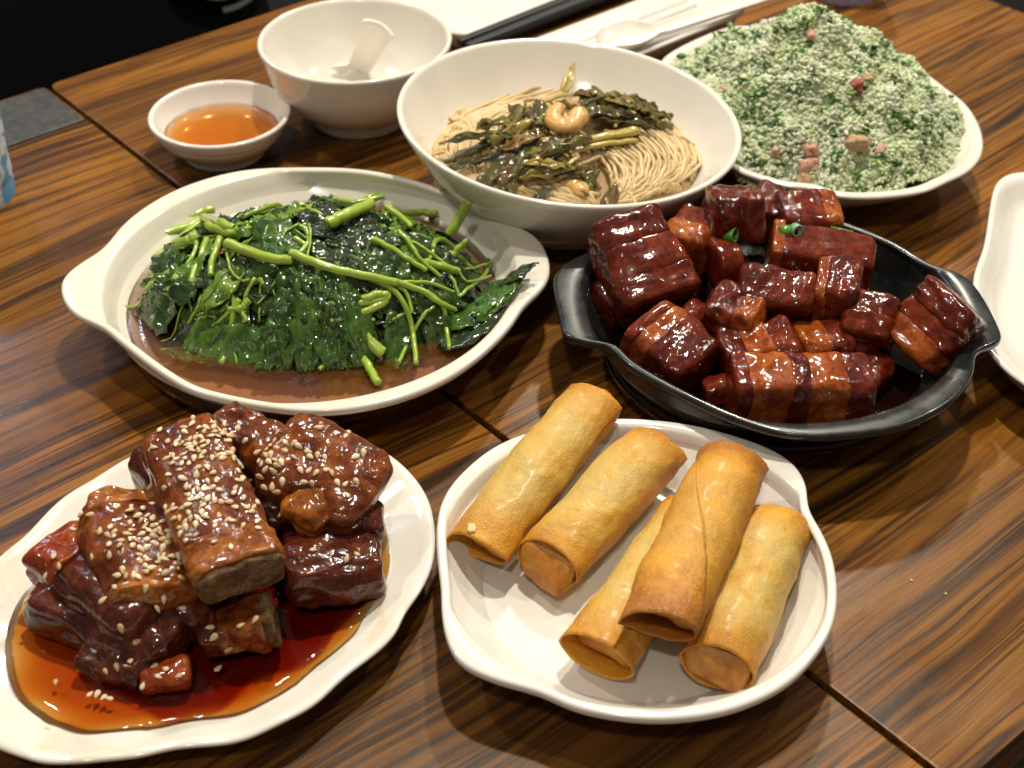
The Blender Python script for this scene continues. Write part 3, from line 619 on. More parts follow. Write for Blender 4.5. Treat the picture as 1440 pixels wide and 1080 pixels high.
pork((10.75,65.08,4.20), (13.04,63.92,4.20), 2.7, 2.2, 0, [pc(.6, LE), pc(.4, FA)], 'stringy torn pork chunk at the centre of the pot', 14, amp=.3)
pork((11.12,62.07,3.20), (14.58,62.59,3.60), 2.9, 2.6, 5, [pc(.3, LE), pc(.35, FA), pc(.35, SK)], 'glossy pork chunk behind the front amber one', 15, amp=.22)
pork((15.06,63.00,3.20), (17.68,63.64,3.00), 2.6, 2.3, 0, [pc(.5, FA), pc(.5, SK)], 'small brown pork chunk behind the right half of the front amber one', 16)
pork((11.30,59.32,3.40), (18.07,59.74,3.20), 2.7, 2.9, 6, [pc(.09, SK), pc(.30, FA), pc(.14, LE), pc(.26, FA), pc(.21, LE)], 'large front pork chunk with two thick amber fat bands', 17, n=11, amp=.15)
pork((9.96,60.33,2.40), (11.44,60.55,2.60), 1.3, 1.3, 0, [pc(1, SK)], 'thin pork scrap at the left end of the large front chunk', 18, p=2.8)
pork((18.17,62.44,2.30), (19.43,61.30,2.00), 2.0, 1.7, 0, [pc(1, LE)], 'small dark pork scrap in sauce right of the large front chunk', 19, amp=.2)
pork((5.26,68.80,3.00), (6.44,66.84,2.60), 2.2, 2.2, 0, [pc(1, LE)], 'dark pork chunk under the left edge of the tallest banded chunk', 20, amp=.2)
pork((13.18,65.21,2.20), (16.97,67.05,2.20), 3.4, 2.6, 0, [pc(1, LE)], 'sunken dark pork chunk filling the middle of the pot', 21, amp=.2)
pork((19.24,74.20,3.20), (15.11,74.59,3.20), 3.0, 2.6, 0, [pc(1, LE)], 'sunken dark pork chunk behind the long smooth red bar', 22, amp=.2)
pork((8.89,72.47,2.60), (10.86,73.60,2.60), 3.0, 2.6, 0, [pc(1, LE)], 'sunken dark pork chunk behind the tallest banded chunk', 23, amp=.2)
pork((17.23,66.45,2.40), (19.64,63.49,2.20), 3.0, 2.4, 0, [pc(1, LE)], 'sunken dark pork chunk below the blocky dark one', 24, amp=.2)
def ring_bit(name, c, d, r, ln, mat, label):
    c = Vector(c); d = Vector(d).normalized()
    V, F = [], []; n = 18; a = d.orthogonal().normalized(); b = d.cross(a)
    for (rr, t) in ((r, -.5), (r * 1.03, 0), (r, .5), (r * .78, .5), (r * .75, 0), (r * .78, -.5)):
        for q in range(n):
            an = 2 * math.pi * q / n; V.append(c + d * (t * ln) + (a * math.cos(an) + b * math.sin(an) * .85) * rr)
    for i in range(6):
        for q in range(n): F.append((i * n + q, ((i + 1) % 6) * n + q, ((i + 1) % 6) * n + (q + 1) % n, i * n + (q + 1) % n))
    o = mesh(name, V, F, mat, None, base=c); fin(o, 0, 0, 0); return tag(o, label, 'scallion', 'scallion bits on the braised pork')
ring_bit('scallion_ring', (12.10,69.70,6.10), (.8, -.6, .3), .42, .6, M['scallion'], 'green scallion ring on the topmost lumpy pork chunk')
ring_bit('scallion_ring', (8.56,69.69,6.20), (.5, .2, -.8), .28, 1.0, M['scallion_pale'], 'bluish green scallion bit on the side of the tallest chunk')
ring_bit('scallion_ring', (15.24,70.37,5.90), (1, .1, .1), .32, .7, M['scallion'], 'left darker scallion bit of the two above the long red bar')
ring_bit('scallion_ring', (15.79,70.36,6.00), (.4, -.9, .2), .36, .5, M['scallion_pale'], 'pale scallion bit above the long red pork bar')
ring_bit('scallion_ring', (18.46,70.87,5.30), (1, -.25, -.1), .40, 1.25, M['scallion'], 'longest bright green scallion bit at the right end above the red bar')

# glazed ribs
RB, RD, RF, RE, RS = ('rib', 'meat'), ('rib_dark', 'meat'), ('rib_fat', 'fat_band'), ('rib_end', 'cut_end'), ('rib_skin', 'skin')
def rib(A, B, w, t, roll, parts, label, seed, **kw):
    A, B = Vector(A), Vector(B)
    e = empty('glazed_rib', ((A + B) / 2) - Vector((0, 0, t / 2)), label, 'pork rib', 'glazed ribs on the oval plate')
    kw.setdefault('amp', .17); kw.setdefault('n', 14)
    slabs(e, A, B, w, t, roll, parts, seed, p=kw.pop('p', 3.2), low=2.4, keep=True, **kw); return e
rib((-15.46,52.62,6.20), (-11.48,44.65,4.70), 4.1, 2.3, 0, [pc(.76, RB), pc(.17, RF), pc(.045, RE)], 'long top rib thickly sprinkled with sesame, its grey cut end facing front', 31, n=18, p=4.2, amp=.15)
rib((-13.68,54.15,6.00), (-10.79,52.50,5.00), 2.6, 2.2, 12, [pc(1, RB)], 'dark rib behind the long top rib at its upper right', 32)
rib((-11.05,52.24,5.40), (-6.38,50.37,4.00), 4.4, 2.2, 16, [pc(1, RB)], 'broad rib sloping down to the right of the top rib', 33, amp=.2)
rib((-9.77,50.49,4.60), (-8.05,49.00,4.00), 3.0, 1.6, 10, [pc(1, RF)], 'amber edged rib flap hanging below the broad right rib', 34)
rib((-17.59,49.87,4.20), (-15.52,44.35,3.70), 3.9, 2.5, 0, [pc(.14, RF), pc(.72, RB), pc(.14, RF)], 'rib with scattered sesame at the left of the top rib', 35, amp=.22)
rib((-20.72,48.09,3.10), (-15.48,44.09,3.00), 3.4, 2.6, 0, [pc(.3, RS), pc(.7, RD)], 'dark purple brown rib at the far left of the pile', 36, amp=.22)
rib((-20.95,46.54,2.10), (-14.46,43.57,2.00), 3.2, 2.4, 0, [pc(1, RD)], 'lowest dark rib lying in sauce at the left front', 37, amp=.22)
rib((-18.59,43.69,1.40), (-15.42,42.49,1.40), 2.4, 1.8, 0, [pc(1, RD)], 'small dark rib tip in the sauce at the front left', 38, amp=.22)
rib((-15.88,41.93,1.50), (-13.77,42.36,1.50), 1.6, 1.1, 6, [pc(1, RS)], 'small red skin piece at the front of the rib pile', 39, n=9, amp=.1)
rib((-13.44,43.86,1.90), (-10.36,44.56,2.40), 2.2, 2.2, 0, [pc(.25, RD), pc(.6, RB), pc(.15, RE)], 'brown knuckle piece under the cut end of the top rib', 40, taper=-.5)
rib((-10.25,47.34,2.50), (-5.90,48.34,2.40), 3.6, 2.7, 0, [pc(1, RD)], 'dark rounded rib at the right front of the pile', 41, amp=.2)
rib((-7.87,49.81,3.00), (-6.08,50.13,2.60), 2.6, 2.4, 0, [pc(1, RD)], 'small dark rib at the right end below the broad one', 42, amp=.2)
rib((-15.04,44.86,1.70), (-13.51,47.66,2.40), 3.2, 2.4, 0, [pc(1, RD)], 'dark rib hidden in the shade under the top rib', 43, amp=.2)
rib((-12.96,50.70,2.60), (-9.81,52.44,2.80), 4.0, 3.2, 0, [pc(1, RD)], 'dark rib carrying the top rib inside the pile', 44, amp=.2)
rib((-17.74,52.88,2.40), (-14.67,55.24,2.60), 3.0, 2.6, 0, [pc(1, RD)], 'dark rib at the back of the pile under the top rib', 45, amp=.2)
# sesame: each seed a part of the rib it sticks to
SM = []   # seed shapes
for tv in (.15, .5, .75, 1.0):
    V, F, L = [], [], []; n, m = 7, 8
    for i in range(n + 1):
        t = i / n; r = .105 * math.sin(math.pi * t ** .72) ** .8 if 0 < t < 1 else .004
        for q in range(m):
            an = 2 * math.pi * q / m; V.append((-.17 + .34 * t, r * math.cos(an), r * .55 * math.sin(an)))
    F = [(i * m + q, i * m + (q + 1) % m, (i + 1) * m + (q + 1) % m, (i + 1) * m + q) for i in range(n) for q in range(m)] + [tuple(range(m))[::-1], tuple(n * m + q for q in range(m))]
    o = mesh('sesame_seed', V, F, M['sesame'], None, [(v[0] + tv * 9, v[1], v[2]) for v in V], tint=[tv] * len(V), base=(0, 0, 0)); SM.append(o.data); bpy.data.objects.remove(o)
sauce = bpy.data.objects['rib_sauce']
placed = []
def seed_at(x, y, on_sauce=False):
    for px_, py_ in placed:
        if (px_ - x) ** 2 + (py_ - y) ** 2 < .05: return False
    best = None
    for bv, e in RIBS:
        h = bv.ray_cast(Vector((x, y, 20)), Vector((0, 0, -1)))
        if h[0] is not None and (best is None or h[0].z > best[0].z): best = (h[0], h[1], e)
    if best is None or best[0].z < 1.3:
        if not on_sauce: return False
        best = (Vector((x, y, 1.30)), Vector((0, 0, 1)), sauce)
    p, nr, e = best
    if nr.z < 0: nr = -nr
    if nr.z < .25: return False
    o = bpy.data.objects.new('sesame_seed', random.choice(SM)); col.objects.link(o); o.parent = e
    sp = rnd(0, 6.28); t = nr.orthogonal().normalized(); b = nr.cross(t)
    X = (t * math.cos(sp) + b * math.sin(sp) + nr * rnd(-.18, .18)).normalized(); Y = nr.cross(X).normalized(); Z = X.cross(Y)
    mt = Matrix((X, Y, Z)).transposed().to_4x4(); k = rnd(1.0, 1.4)
    o.matrix_local = Matrix.Translation((p + nr * rnd(.005, .075)) * S - e.location) @ mt @ Matrix.Scale(k, 4)
    placed.append((x, y)); return True
def sprinkle(c, sx, sy, n, rot=0, on_sauce=False):
    k = t = 0
    while k < n and t < n * 14:
        t += 1; a, b = random.gauss(0, sx), random.gauss(0, sy)
        if seed_at(c[0] + a * math.cos(rot) - b * math.sin(rot), c[1] + a * math.sin(rot) + b * math.cos(rot), on_sauce): k += 1
sprinkle((-14.31,50.86,7.20), .95, .75, 56); sprinkle((-13.50,48.09,6.80), 1.0, 1.1, 38); sprinkle((-12.87,51.58,7.30), .7, .5, 14); sprinkle((-14.50,47.06,6.50), .55, .9, 16); sprinkle((-11.65,47.59,6.00), .6, .9, 9)
sprinkle((-10.98,50.78,6.50), .45, .6, 24); sprinkle((-9.47,51.85,6.00), .9, .6, 12); sprinkle((-8.06,50.61,5.80), 1.0, .6, 12)
sprinkle((-15.38,46.42,5.20), .6, .75, 34); sprinkle((-16.78,47.10,5.40), 1.1, 1.0, 26); sprinkle((-15.59,44.47,4.80), .8, .6, 10)
sprinkle((-18.98,46.09,4.00), 1.2, 1.0, 6); sprinkle((-15.59,42.39,2.20), 1.3, .5, 6); sprinkle((-14.30,41.78,2.00), .6, .25, 4); sprinkle((-11.96,43.08,3.00), .8, .5, 4)
sprinkle((-17.17,41.29,1.30), .8, .3, 4, 0, True); sprinkle((-12.02,43.17,1.30), .9, .4, 2, 0, True); sprinkle((-7.39,46.73,1.30), .8, .5, 3, 0, True); sprinkle((-19.02,42.77,1.30), .6, .4, 1, 0, True)
# splashes of sauce on the rim
sp_m = Mat('dried_sauce_splash', color=(.62, .33, .05), rough=.25).m
for k, (c, r, lab) in enumerate((((-21.09,53.33,1.42), .42, 'orange sauce splash on the upper left rim of the oval plate'), ((-18.58,54.73,1.55), .26, 'small orange sauce drop on the back rim of the oval plate'), ((-19.49,39.45,1.30), .40, 'pale orange sauce smear at the lower left rim of the oval plate'))):
    V, F = [], []; n = 20
    for i in range(3):
        for q in range(n):
            a = 2 * math.pi * q / n; rr = r * (1.0, .6, .05)[i] * (1 + .35 * math.sin(2 * a + k) + .15 * math.sin(5 * a)); V.append((c[0] + rr * math.cos(a), c[1] + rr * .8 * math.sin(a), c[2] + (-.08, .06, .09)[i]))
    F = [(i * n + q, i * n + (q + 1) % n, (i + 1) * n + (q + 1) % n, (i + 1) * n + q) for i in range(2) for q in range(n)] + [tuple(2 * n + q for q in range(n))]
    tag(mesh('sauce_splash', V, F, sp_m, None, base=c), lab, 'sauce splash', 'sauce splashes on the oval plate')

# ------------------------------------------------------------------ spring rolls
def spring_roll(A, B, r, label, seed, flat=.82, tip=0, tipv=0, skew=0, skv=0, core=.0, coreback=.0, seam=None, lip=1.06, fard=.12, flare=.06, darker=0.0, sag=0, tl=0, endf=.26):
    A, B = Vector(A), Vector(B); X, Y, Z = frame(A, B, 0); Ln = (B - A).length; rg = random.Random(seed)
    e = empty('spring_roll', (A + B) / 2 - Vector((0, 0, r)), label, 'spring roll', 'fried spring rolls on the white plate')
    so = Vector((seed * 7.3, seed * 3.1, seed * 5.7)); N = 72; U = 56; st = .075
    v0, k1 = seam if seam else (2.4, .4)
    def vs(u): return v0 + k1 * u
    def ab(u):
        bul = .95 + .07 * math.sin(math.pi * u)
        f = max(0, (u - .74) / .26); g = max(0, (.24 - u) / .24)
        a = r * (bul + flare * f * f * 1.6 + .07 * g * g); b = r * ((bul * flat + (1 - flat) * .3) * (1 - endf * f * f) * (1 - .34 * g * g))
        return a, b
    def pt(u, v, dr=0, endx=0):
        a, b = ab(u); c, s = math.cos(v), math.sin(v)
        cc = math.copysign(abs(c) ** .9, c); ss = math.copysign(abs(s) ** (.9 + .35 * max(0, u - .8) * 5 + .5 * max(0, .15 - u) / .15), s)
        x = u * Ln
        if u > .6: x += ((u - .6) / .4) ** 2 * (skew * math.cos(v - skv) + tip * math.exp(-((1 - math.cos(v - tipv)) / .22)))
        q = Vector((x, (a + dr) * cc, (b + dr) * ss))
        nz = fbm((q + so) * 1, .35, 2) * .15 + fbm(q + so, 1.1, 3) * .05 + fbm(q * 3 + so, 1.2, 2) * .022
        if tl and u > .6: q.z += ((u - .6) / .4) ** 2 * tl * math.exp(-((1 - math.cos(v - tipv)) / .3))
        nz += .028 * fbm((q.x * .35 + so.x, v * 2.6, so.z), 1.3, 3) + .014 * (1 - 2 * abs(noise.noise(Vector((q.x * 1.2, v * 2.2, so.y)))))
        q.y += nz * cc; q.z += nz * ss
        q.z -= sag * (2 * u - 1) ** 2
        return q
    V, L, T, F = [], [], [], []
    def put(q, u, v, tt):
        V.append(A + X * q.x + Y * q.y + Z * q.z); L.append((u * Ln + so.x, r * (v - v0) + so.y, so.z)); T.append(tt + darker)
    def tn(u, v):
        c = math.sin(v)   # up side is paler (filling shows), edges and ends fried darker
        return max(0, abs(2 * u - 1) - .45) * 1.25 + .32 * (1 - abs(c)) ** 1.5
    W = N + 1
    for i in range(U + 1):
        u = i / U
        for j in range(W):
            v = vs(u) + 2 * math.pi * j / N; put(pt(u, v, st * (1 - j / N)), u, v, tn(u, v))
    for i in range(U):
        for j in range(N): F.append((i * W + j, i * W + j + 1, (i + 1) * W + j + 1, (i + 1) * W + j))
        F.append((i * W + N, i * W, (i + 1) * W, (i + 1) * W + N))
    # mouth: thin lip and a short inner wall
    for q_, (uu, dr) in enumerate(((1.0, -.05), (.985, -.075), (.93, -.11), (.86, -.14))):
        o0 = len(V)
        for j in range(W):
            v = vs(1) + 2 * math.pi * j / N; p_ = pt(1.0, v, dr + st * (1 - j / N) * .7); p_.x -= (1 - uu) * Ln; put(p_, uu, v, .62)
        pv = U * W if q_ == 0 else o0 - W
        for j in range(N): F.append((pv + j, pv + j + 1, o0 + j + 1, o0 + j))
        F.append((pv + N, pv, o0, o0 + N))
    # far end: rounded flat cap
    pv = 0
    for f, dx in ((.93, .10), (.78, fard * .75), (.5, fard), (.02, fard * .9)):
        o0 = len(V)
        for j in range(W):
            v = vs(0) + 2 * math.pi * j / N; p_ = pt(0, v, st * (1 - j / N) * f); p_.y *= f; p_.z = p_.z * f; p_.x = -dx + .12 * fbm(p_ + so, 1.2, 2); put(p_, 0, v, 1.0)
        for j in range(N): F.append((o0 + j, o0 + j + 1, pv + j + 1, pv + j))
        F.append((o0 + N, o0, pv, pv + N)); pv = o0
    o = mesh('wrapper', V, F, M['wrapper'], e, L, tint=T)
    # tucked end inside the mouth
    Vb, Fb = blob(10, 4.5); Vc, Lc = [], []
    a, b = ab(1.0)
    for v in Vb:
        ang = math.atan2(v.z * b, v.y * a)
        x = Ln + core - (1.0 - v.x) * .9 + ((skew * math.cos(ang - skv)) * .8 * math.hypot(v.y, v.z) if v.x > 0 else 0)
        q = Vector((x, v.y * (a - .16), v.z * (b - .14)))
        if v.x > .5: q.x += -.18 * (1 - v.y * v.y) + .16 * fbm(q + so, 1.3, 3) + coreback * v.z - .30 * abs(v.y * .75 + v.z * .65 - .15) + .10; q.y *= .96; q.z *= .94
        q.z -= sag
        Vc.append(A + X * q.x + Y * q.y + Z * q.z); Lc.append(q + so)
    fin(mesh('folded_end', Vc, Fb, M['wrapper_end'], e, Lc), 0, 0, 1)
    return e
PI = math.pi
# frame: Y is to the viewer's right of A->B negative ... v=90deg is up
spring_roll((4.19,57.90,3.90), (-1.57,48.98,2.35), 1.5, 'leftmost spring roll resting on the plate rim, its near end folded to a point', 1, flat=.88, tip=1.0, tipv=PI * 1.12, skew=.25, skv=PI * .5, core=-.15, seam=(.3, -.5), flare=.05)
spring_roll((7.15,55.47,3.00), (1.55,47.89,2.40), 1.54, 'second spring roll from the left, its tucked core showing below a torn lip', 2, flat=.86, skew=-.35, skv=PI * .5, core=.55, coreback=-.35, seam=(-.5, .3), flare=.06)
spring_roll((8.67,51.40,2.30), (3.57,42.54,2.30), 1.50, 'lowest spring roll with a wide open round mouth, lying under the browned one', 3, flat=.95, skew=.2, skv=PI * .5, core=-.5, seam=(.6, .5), flare=.12, endf=.08)
spring_roll((10.62,53.51,3.80), (6.10,42.41,4.40), 1.66, 'deeply browned spring roll lying on top of two others', 4, flat=.84, tip=.5, tipv=PI * 1.0, skew=.35, skv=PI * .55, core=-.6, seam=(2.9, -2.6), darker=.42, flare=.02)
spring_roll((12.47,50.81,2.40), (8.60,41.91,2.30), 1.62, 'rightmost pale spring roll with its core poking out under the lip', 5, flat=.84, skew=-.25, skv=PI * .5, core=.38, coreback=-.2, seam=(-.4, -.3), flare=.03)
cr = Mat('fried_crumb', color=(.72, .50, .22), rough=.5).m
r1 = [o for o in bpy.data.objects if o.name == 'wrapper'][0]
bv = BVHTree.FromPolygons([v.co / S + r1.parent.location / S for v in r1.data.vertices], [tuple(p.vertices) for p in r1.data.polygons])
q_ = Vector((-1.83,49.17,2.80)); hit = bv.ray_cast(Vector((q_.x, q_.y, 20)), Vector((0, 0, -1)))[0] or q_
for k, (c, lab) in enumerate(((tuple(hit), 'pale flake stuck on the folded end of the leftmost spring roll'), ((12.28,45.16,1.00), 'tiny fried crumb on the plate by the rightmost spring roll'))):
    Vb, Fb = blob(4, 2.6); V = [Vector(c) + Vector((v.x * .22, v.y * .30, v.z * .09)) * (1 + .5 * fbm(v + Vector((k, 0, 0)), 2)) * (1 if k == 0 else .5) for v in Vb]
    tag(mesh('fried_crumb', V, Fb, cr, None, base=c), lab, 'crumb')
# ------------------------------------------------------------------ heaps: surface heights (cm) the food is draped on
def hG(x, y):      # mound of stir-fried greens, cm
    u, v = (x + 11.2) / 9.6, (y - 69.6) / 6.6
    r = math.sqrt(u * u + v * v)
    b = 1.6 + 4.5 * max(0.0, 1 - r ** 1.9) ** .75 if r < 1 else 1.6
    return b + .35 * math.sin(x * .9 + 1) * math.cos(y * 1.1) * max(0, 1 - r)
def hN(x, y):      # mound of noodles, cm
    u, v = (x - 3.4) / 8.4, (y - 81.4) / 7.2
    r = math.sqrt(u * u + v * v)
    return 3.9 + 2.5 * max(0.0, 1 - r ** 2.2) - .05 * (x - 3.4)
def cR(a): return 10.1 + .45 * math.cos(2 * (a - 2.0))      # rice outline inside the oval dish
def hR(x, y):      # mound of rice, cm; its top a little behind and right of the middle
    a = math.atan2(y - 89.2, x - 19.5)
    d = math.hypot(x - 19.5, y - 89.2) / cR(a)
    px, py = 21.0, 90.6
    f = math.hypot(x - px, y - py) / 10.8
    r = max(d, .55 * d + .45 * f) if d < 1 else d
    return 3.1 + 7.2 * max(0.0, 1 - r) ** .80 + .35 * math.sin(x * 1.1) * math.sin(y * .9 + 1) * max(0, 1 - r)

def leaf_sheet(name, c, ang, ln, wd, h, off, seed, mat, parent, tint=.5, crump=.38, tilt=0., curl=.35, nu=16, nv=10, tip=1.25, droop=0, narrow=.78):
    V, F, L = [], [], []; ca, sa = math.cos(ang), math.sin(ang); so = Vector((seed * 3.7, seed * 1.9, seed * 5.3))
    for i in range(nu + 1):
        u = i / nu; hw = wd / 2 * (math.sin(PI * min(1, .04 + .96 * u) ** .75) ** .75 if u < 1 else 0) + .02
        for j in range(nv + 1):
            b = -1 + 2 * j / nv; a = (u - .5) * ln
            yy = b * hw * narrow + .22 * fbm((a * .8, b * 2, seed), 1, 2)
            aa = a + .18 * fbm((a, b * 1.5, seed + 9), 1.1, 2)
            x = c[0] + ca * aa - sa * yy; y = c[1] + sa * aa + ca * yy
            h0 = h(x, y); q = Vector((x, y, h0)) + so
            rid = 1 - 2 * abs(noise.noise(q * .95)); fo = .5 * (1 - 2 * abs(noise.noise(q * 2.1)))
            d_ = off + crump * (rid * .65 + fo * .8) + crump * .35 * fbm(q, 3.2, 3) + tilt * a - curl * b * b * (.5 + .5 * math.sin(seed)) + .12 * abs(b) - droop * max(0, u - .45) ** 2 * 4
            nn = Vector((-(h(x + .25, y) - h(x - .25, y)) / .5, -(h(x, y + .25) - h(x, y - .25)) / .5, 1)).normalized()
            V.append(Vector((x, y, h0)) + nn * d_); L.append((a, b * hw, seed * 2.3))
    W = nv + 1
    for i in range(nu):
        for j in range(nv): F.append((i * W + j, i * W + j + 1, (i + 1) * W + j + 1, (i + 1) * W + j))
    o = mesh(name, V, F, mat, parent, L, tint=[tint] * len(V))
    m = o.modifiers.new('thick', 'SOLIDIFY'); m.thickness = .0004
    return o
def stem(name, pts, r0, r1, mat, parent, tint=.5, k=9, n=22, wob=.06, flat=1.0):
    p = cat(pts, n); sd = rnd(0, 99)
    p = [q + Vector((fbm((i * .3, sd, 0), 1, 2), fbm((i * .3, sd, 5), 1, 2), fbm((i * .3, sd, 9), 1, 2))) * wob for i, q in enumerate(p)]
    V, F, L = tube(p, lambda t: r0 + (r1 - r0) * t, k, True, flat)
    return mesh(name, V, F, mat, parent, L, tint=[tint + .12 * math.sin(i * .7) for i in range(len(V))])

# ------------------------------------------------------------------ stir-fried greens
greens = empty('stir_fried_greens', (-11.2, 69.4, 1.2), 'glossy heap of dark cooked leaves and bright stems in the cream eared dish', 'cooked greens')
rg = random.Random(11)
# core of the heap, dark wilted mass
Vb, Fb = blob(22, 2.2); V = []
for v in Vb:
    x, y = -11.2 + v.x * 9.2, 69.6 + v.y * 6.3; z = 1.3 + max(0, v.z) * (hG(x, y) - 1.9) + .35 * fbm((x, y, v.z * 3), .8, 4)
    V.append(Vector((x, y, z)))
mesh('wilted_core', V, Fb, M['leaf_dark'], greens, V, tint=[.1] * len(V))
n_l = 0
for k in range(190):
    t = rg.uniform(0, 2 * PI); rr = math.sqrt(rg.uniform(0, 1)) * .97
    x, y = -11.2 + 9.3 * rr * math.cos(t), 69.6 + 6.3 * rr * math.sin(t)
    out = math.atan2(6.3 * math.sin(t), 9.3 * math.cos(t)) + rg.gauss(0, .8)
    dark = rg.random() < .18
    leaf_sheet('leaf', (x, y), out, rg.uniform(1.8, 3.6), rg.uniform(1.3, 2.5), hG, rg.uniform(-.3, .65), 20 + k, M["leaf_dark" if dark else "leaf"], greens, rg.uniform(-.05, .95), rg.uniform(.3, .6), rg.uniform(-.2, .2), nu=14, nv=10)
for k, (p, an, ln, wd, off, mt, ti, cr_) in enumerate((
    ((-11.94,64.32,3.95), -112, 4.4, 2.3, .55, 'leaf', .42, .7), ((-10.91,64.51,4.28), -88, 4.8, 2.2, .95, 'leaf', .50, .75), ((-9.78,64.38,4.05), -72, 4.4, 2.4, .70, 'leaf', .36, .8), ((-8.66,64.77,4.34), -62, 4.2, 2.3, 1.0, 'leaf', .44, .75), ((-10.32,63.77,3.19), -98, 3.2, 2.0, .65, 'leaf', .30, .7), ((-12.70,63.73,3.21), -120, 3.4, 1.8, .75, 'leaf', .40, .7), ((-8.18,64.03,3.09), -80, 2.8, 1.9, .45, 'leaf_dark', .4, .7), ((-11.21,65.62,5.36), -60, 3.4, 2.2, .95, 'leaf', .3, .7), ((-9.32,65.69,5.30), -120, 3.2, 2.4, .9, 'leaf_dark', .5, .6),
    ((-15.98,78.49,1.99), 60, 3.6, 2.8, .7, 'leaf', .45, .4), ((-14.20,70.11,6.07), 20, 3.4, 2.6, .6, 'leaf', .5, .5), ((-9.40,69.71,6.55), 0, 4.6, 3.0, 1.0, 'leaf_dark', .3, .55), ((-8.16,68.68,6.30), 10, 4.2, 1.6, 1.05, 'leaf_dark', .45, .4), ((-11.66,79.16,2.09), 80, 3.2, 2.4, .9, 'leaf_dark', .3, .5),
    ((-9.82,80.75,1.89), 70, 1.9, 1.5, .8, 'leaf', .6, .3), ((-10.83,81.01,1.89), 95, 1.8, 1.4, .7, 'leaf', .45, .3), ((-16.09,64.49,2.88), 190, 4.4, 3.0, .55, 'leaf', .6, .5), ((-16.74,64.22,1.89), 180, 4.0, 2.6, .25, 'leaf', .65, .5), ((-14.27,63.74,2.73), 170, 3.6, 2.2, .5, 'leaf', .5, .5),
    ((-20.02,67.63,2.27), 175, 2.6, 1.7, .6, 'leaf_dark', .55, .4), ((-9.22,67.32,6.04), -30, 3.8, 2.8, .9, 'leaf_dark', .3, .5), ((-6.94,67.35,5.56), -40, 3.8, 2.6, .9, 'leaf', .4, .5), ((-4.27,66.42,3.62), -40, 3.6, 2.6, .7, 'leaf', .45, .5),
    ((-6.15,64.08,1.99), -80, 3.0, 2.2, .5, 'leaf', .45, .5), ((-4.96,69.95,5.00), -10, 3.6, 2.6, .7, 'leaf_dark', .35, .5), ((-7.64,63.23,1.68), -95, 2.8, 2.0, .2, 'leaf_dark', .3, .4), ((-12.71,67.86,6.38), -10, 3.2, 2.4, .7, 'leaf', .4, .5))):
    leaf_sheet('leaf', p, R(an), ln, wd, hG, off * .75, 300 + k * 3, M[mt], greens, ti, cr_ * .75, nu=26, nv=18)
# the bunch of leaves that reaches up the right ear
flat_ear = lambda x, y: 2.3 + max(0, min(2.0, (x + 3.2) * .42))
for k, (p, an, ln, wd, off, mt, ti) in enumerate((((-2.00,65.05,2.80), 25, 4.2, 2.8, .2, 'leaf_dark', .35), ((-1.17,66.34,3.20), 30, 4.6, 2.4, .45, 'leaf', .5), ((-0.20,67.51,3.80), 40, 3.6, 2.2, .55, 'leaf', .42), ((0.59,67.82,4.30), 20, 2.0, 1.3, .55, 'leaf_dark', .5), ((-0.47,66.45,3.60), 45, 3.4, 1.6, .6, 'leaf', .6))):
    leaf_sheet('leaf', p, R(an), ln, wd, flat_ear, off, 700 + k * 3, M[mt], greens, ti, .38, nu=14, nv=10)
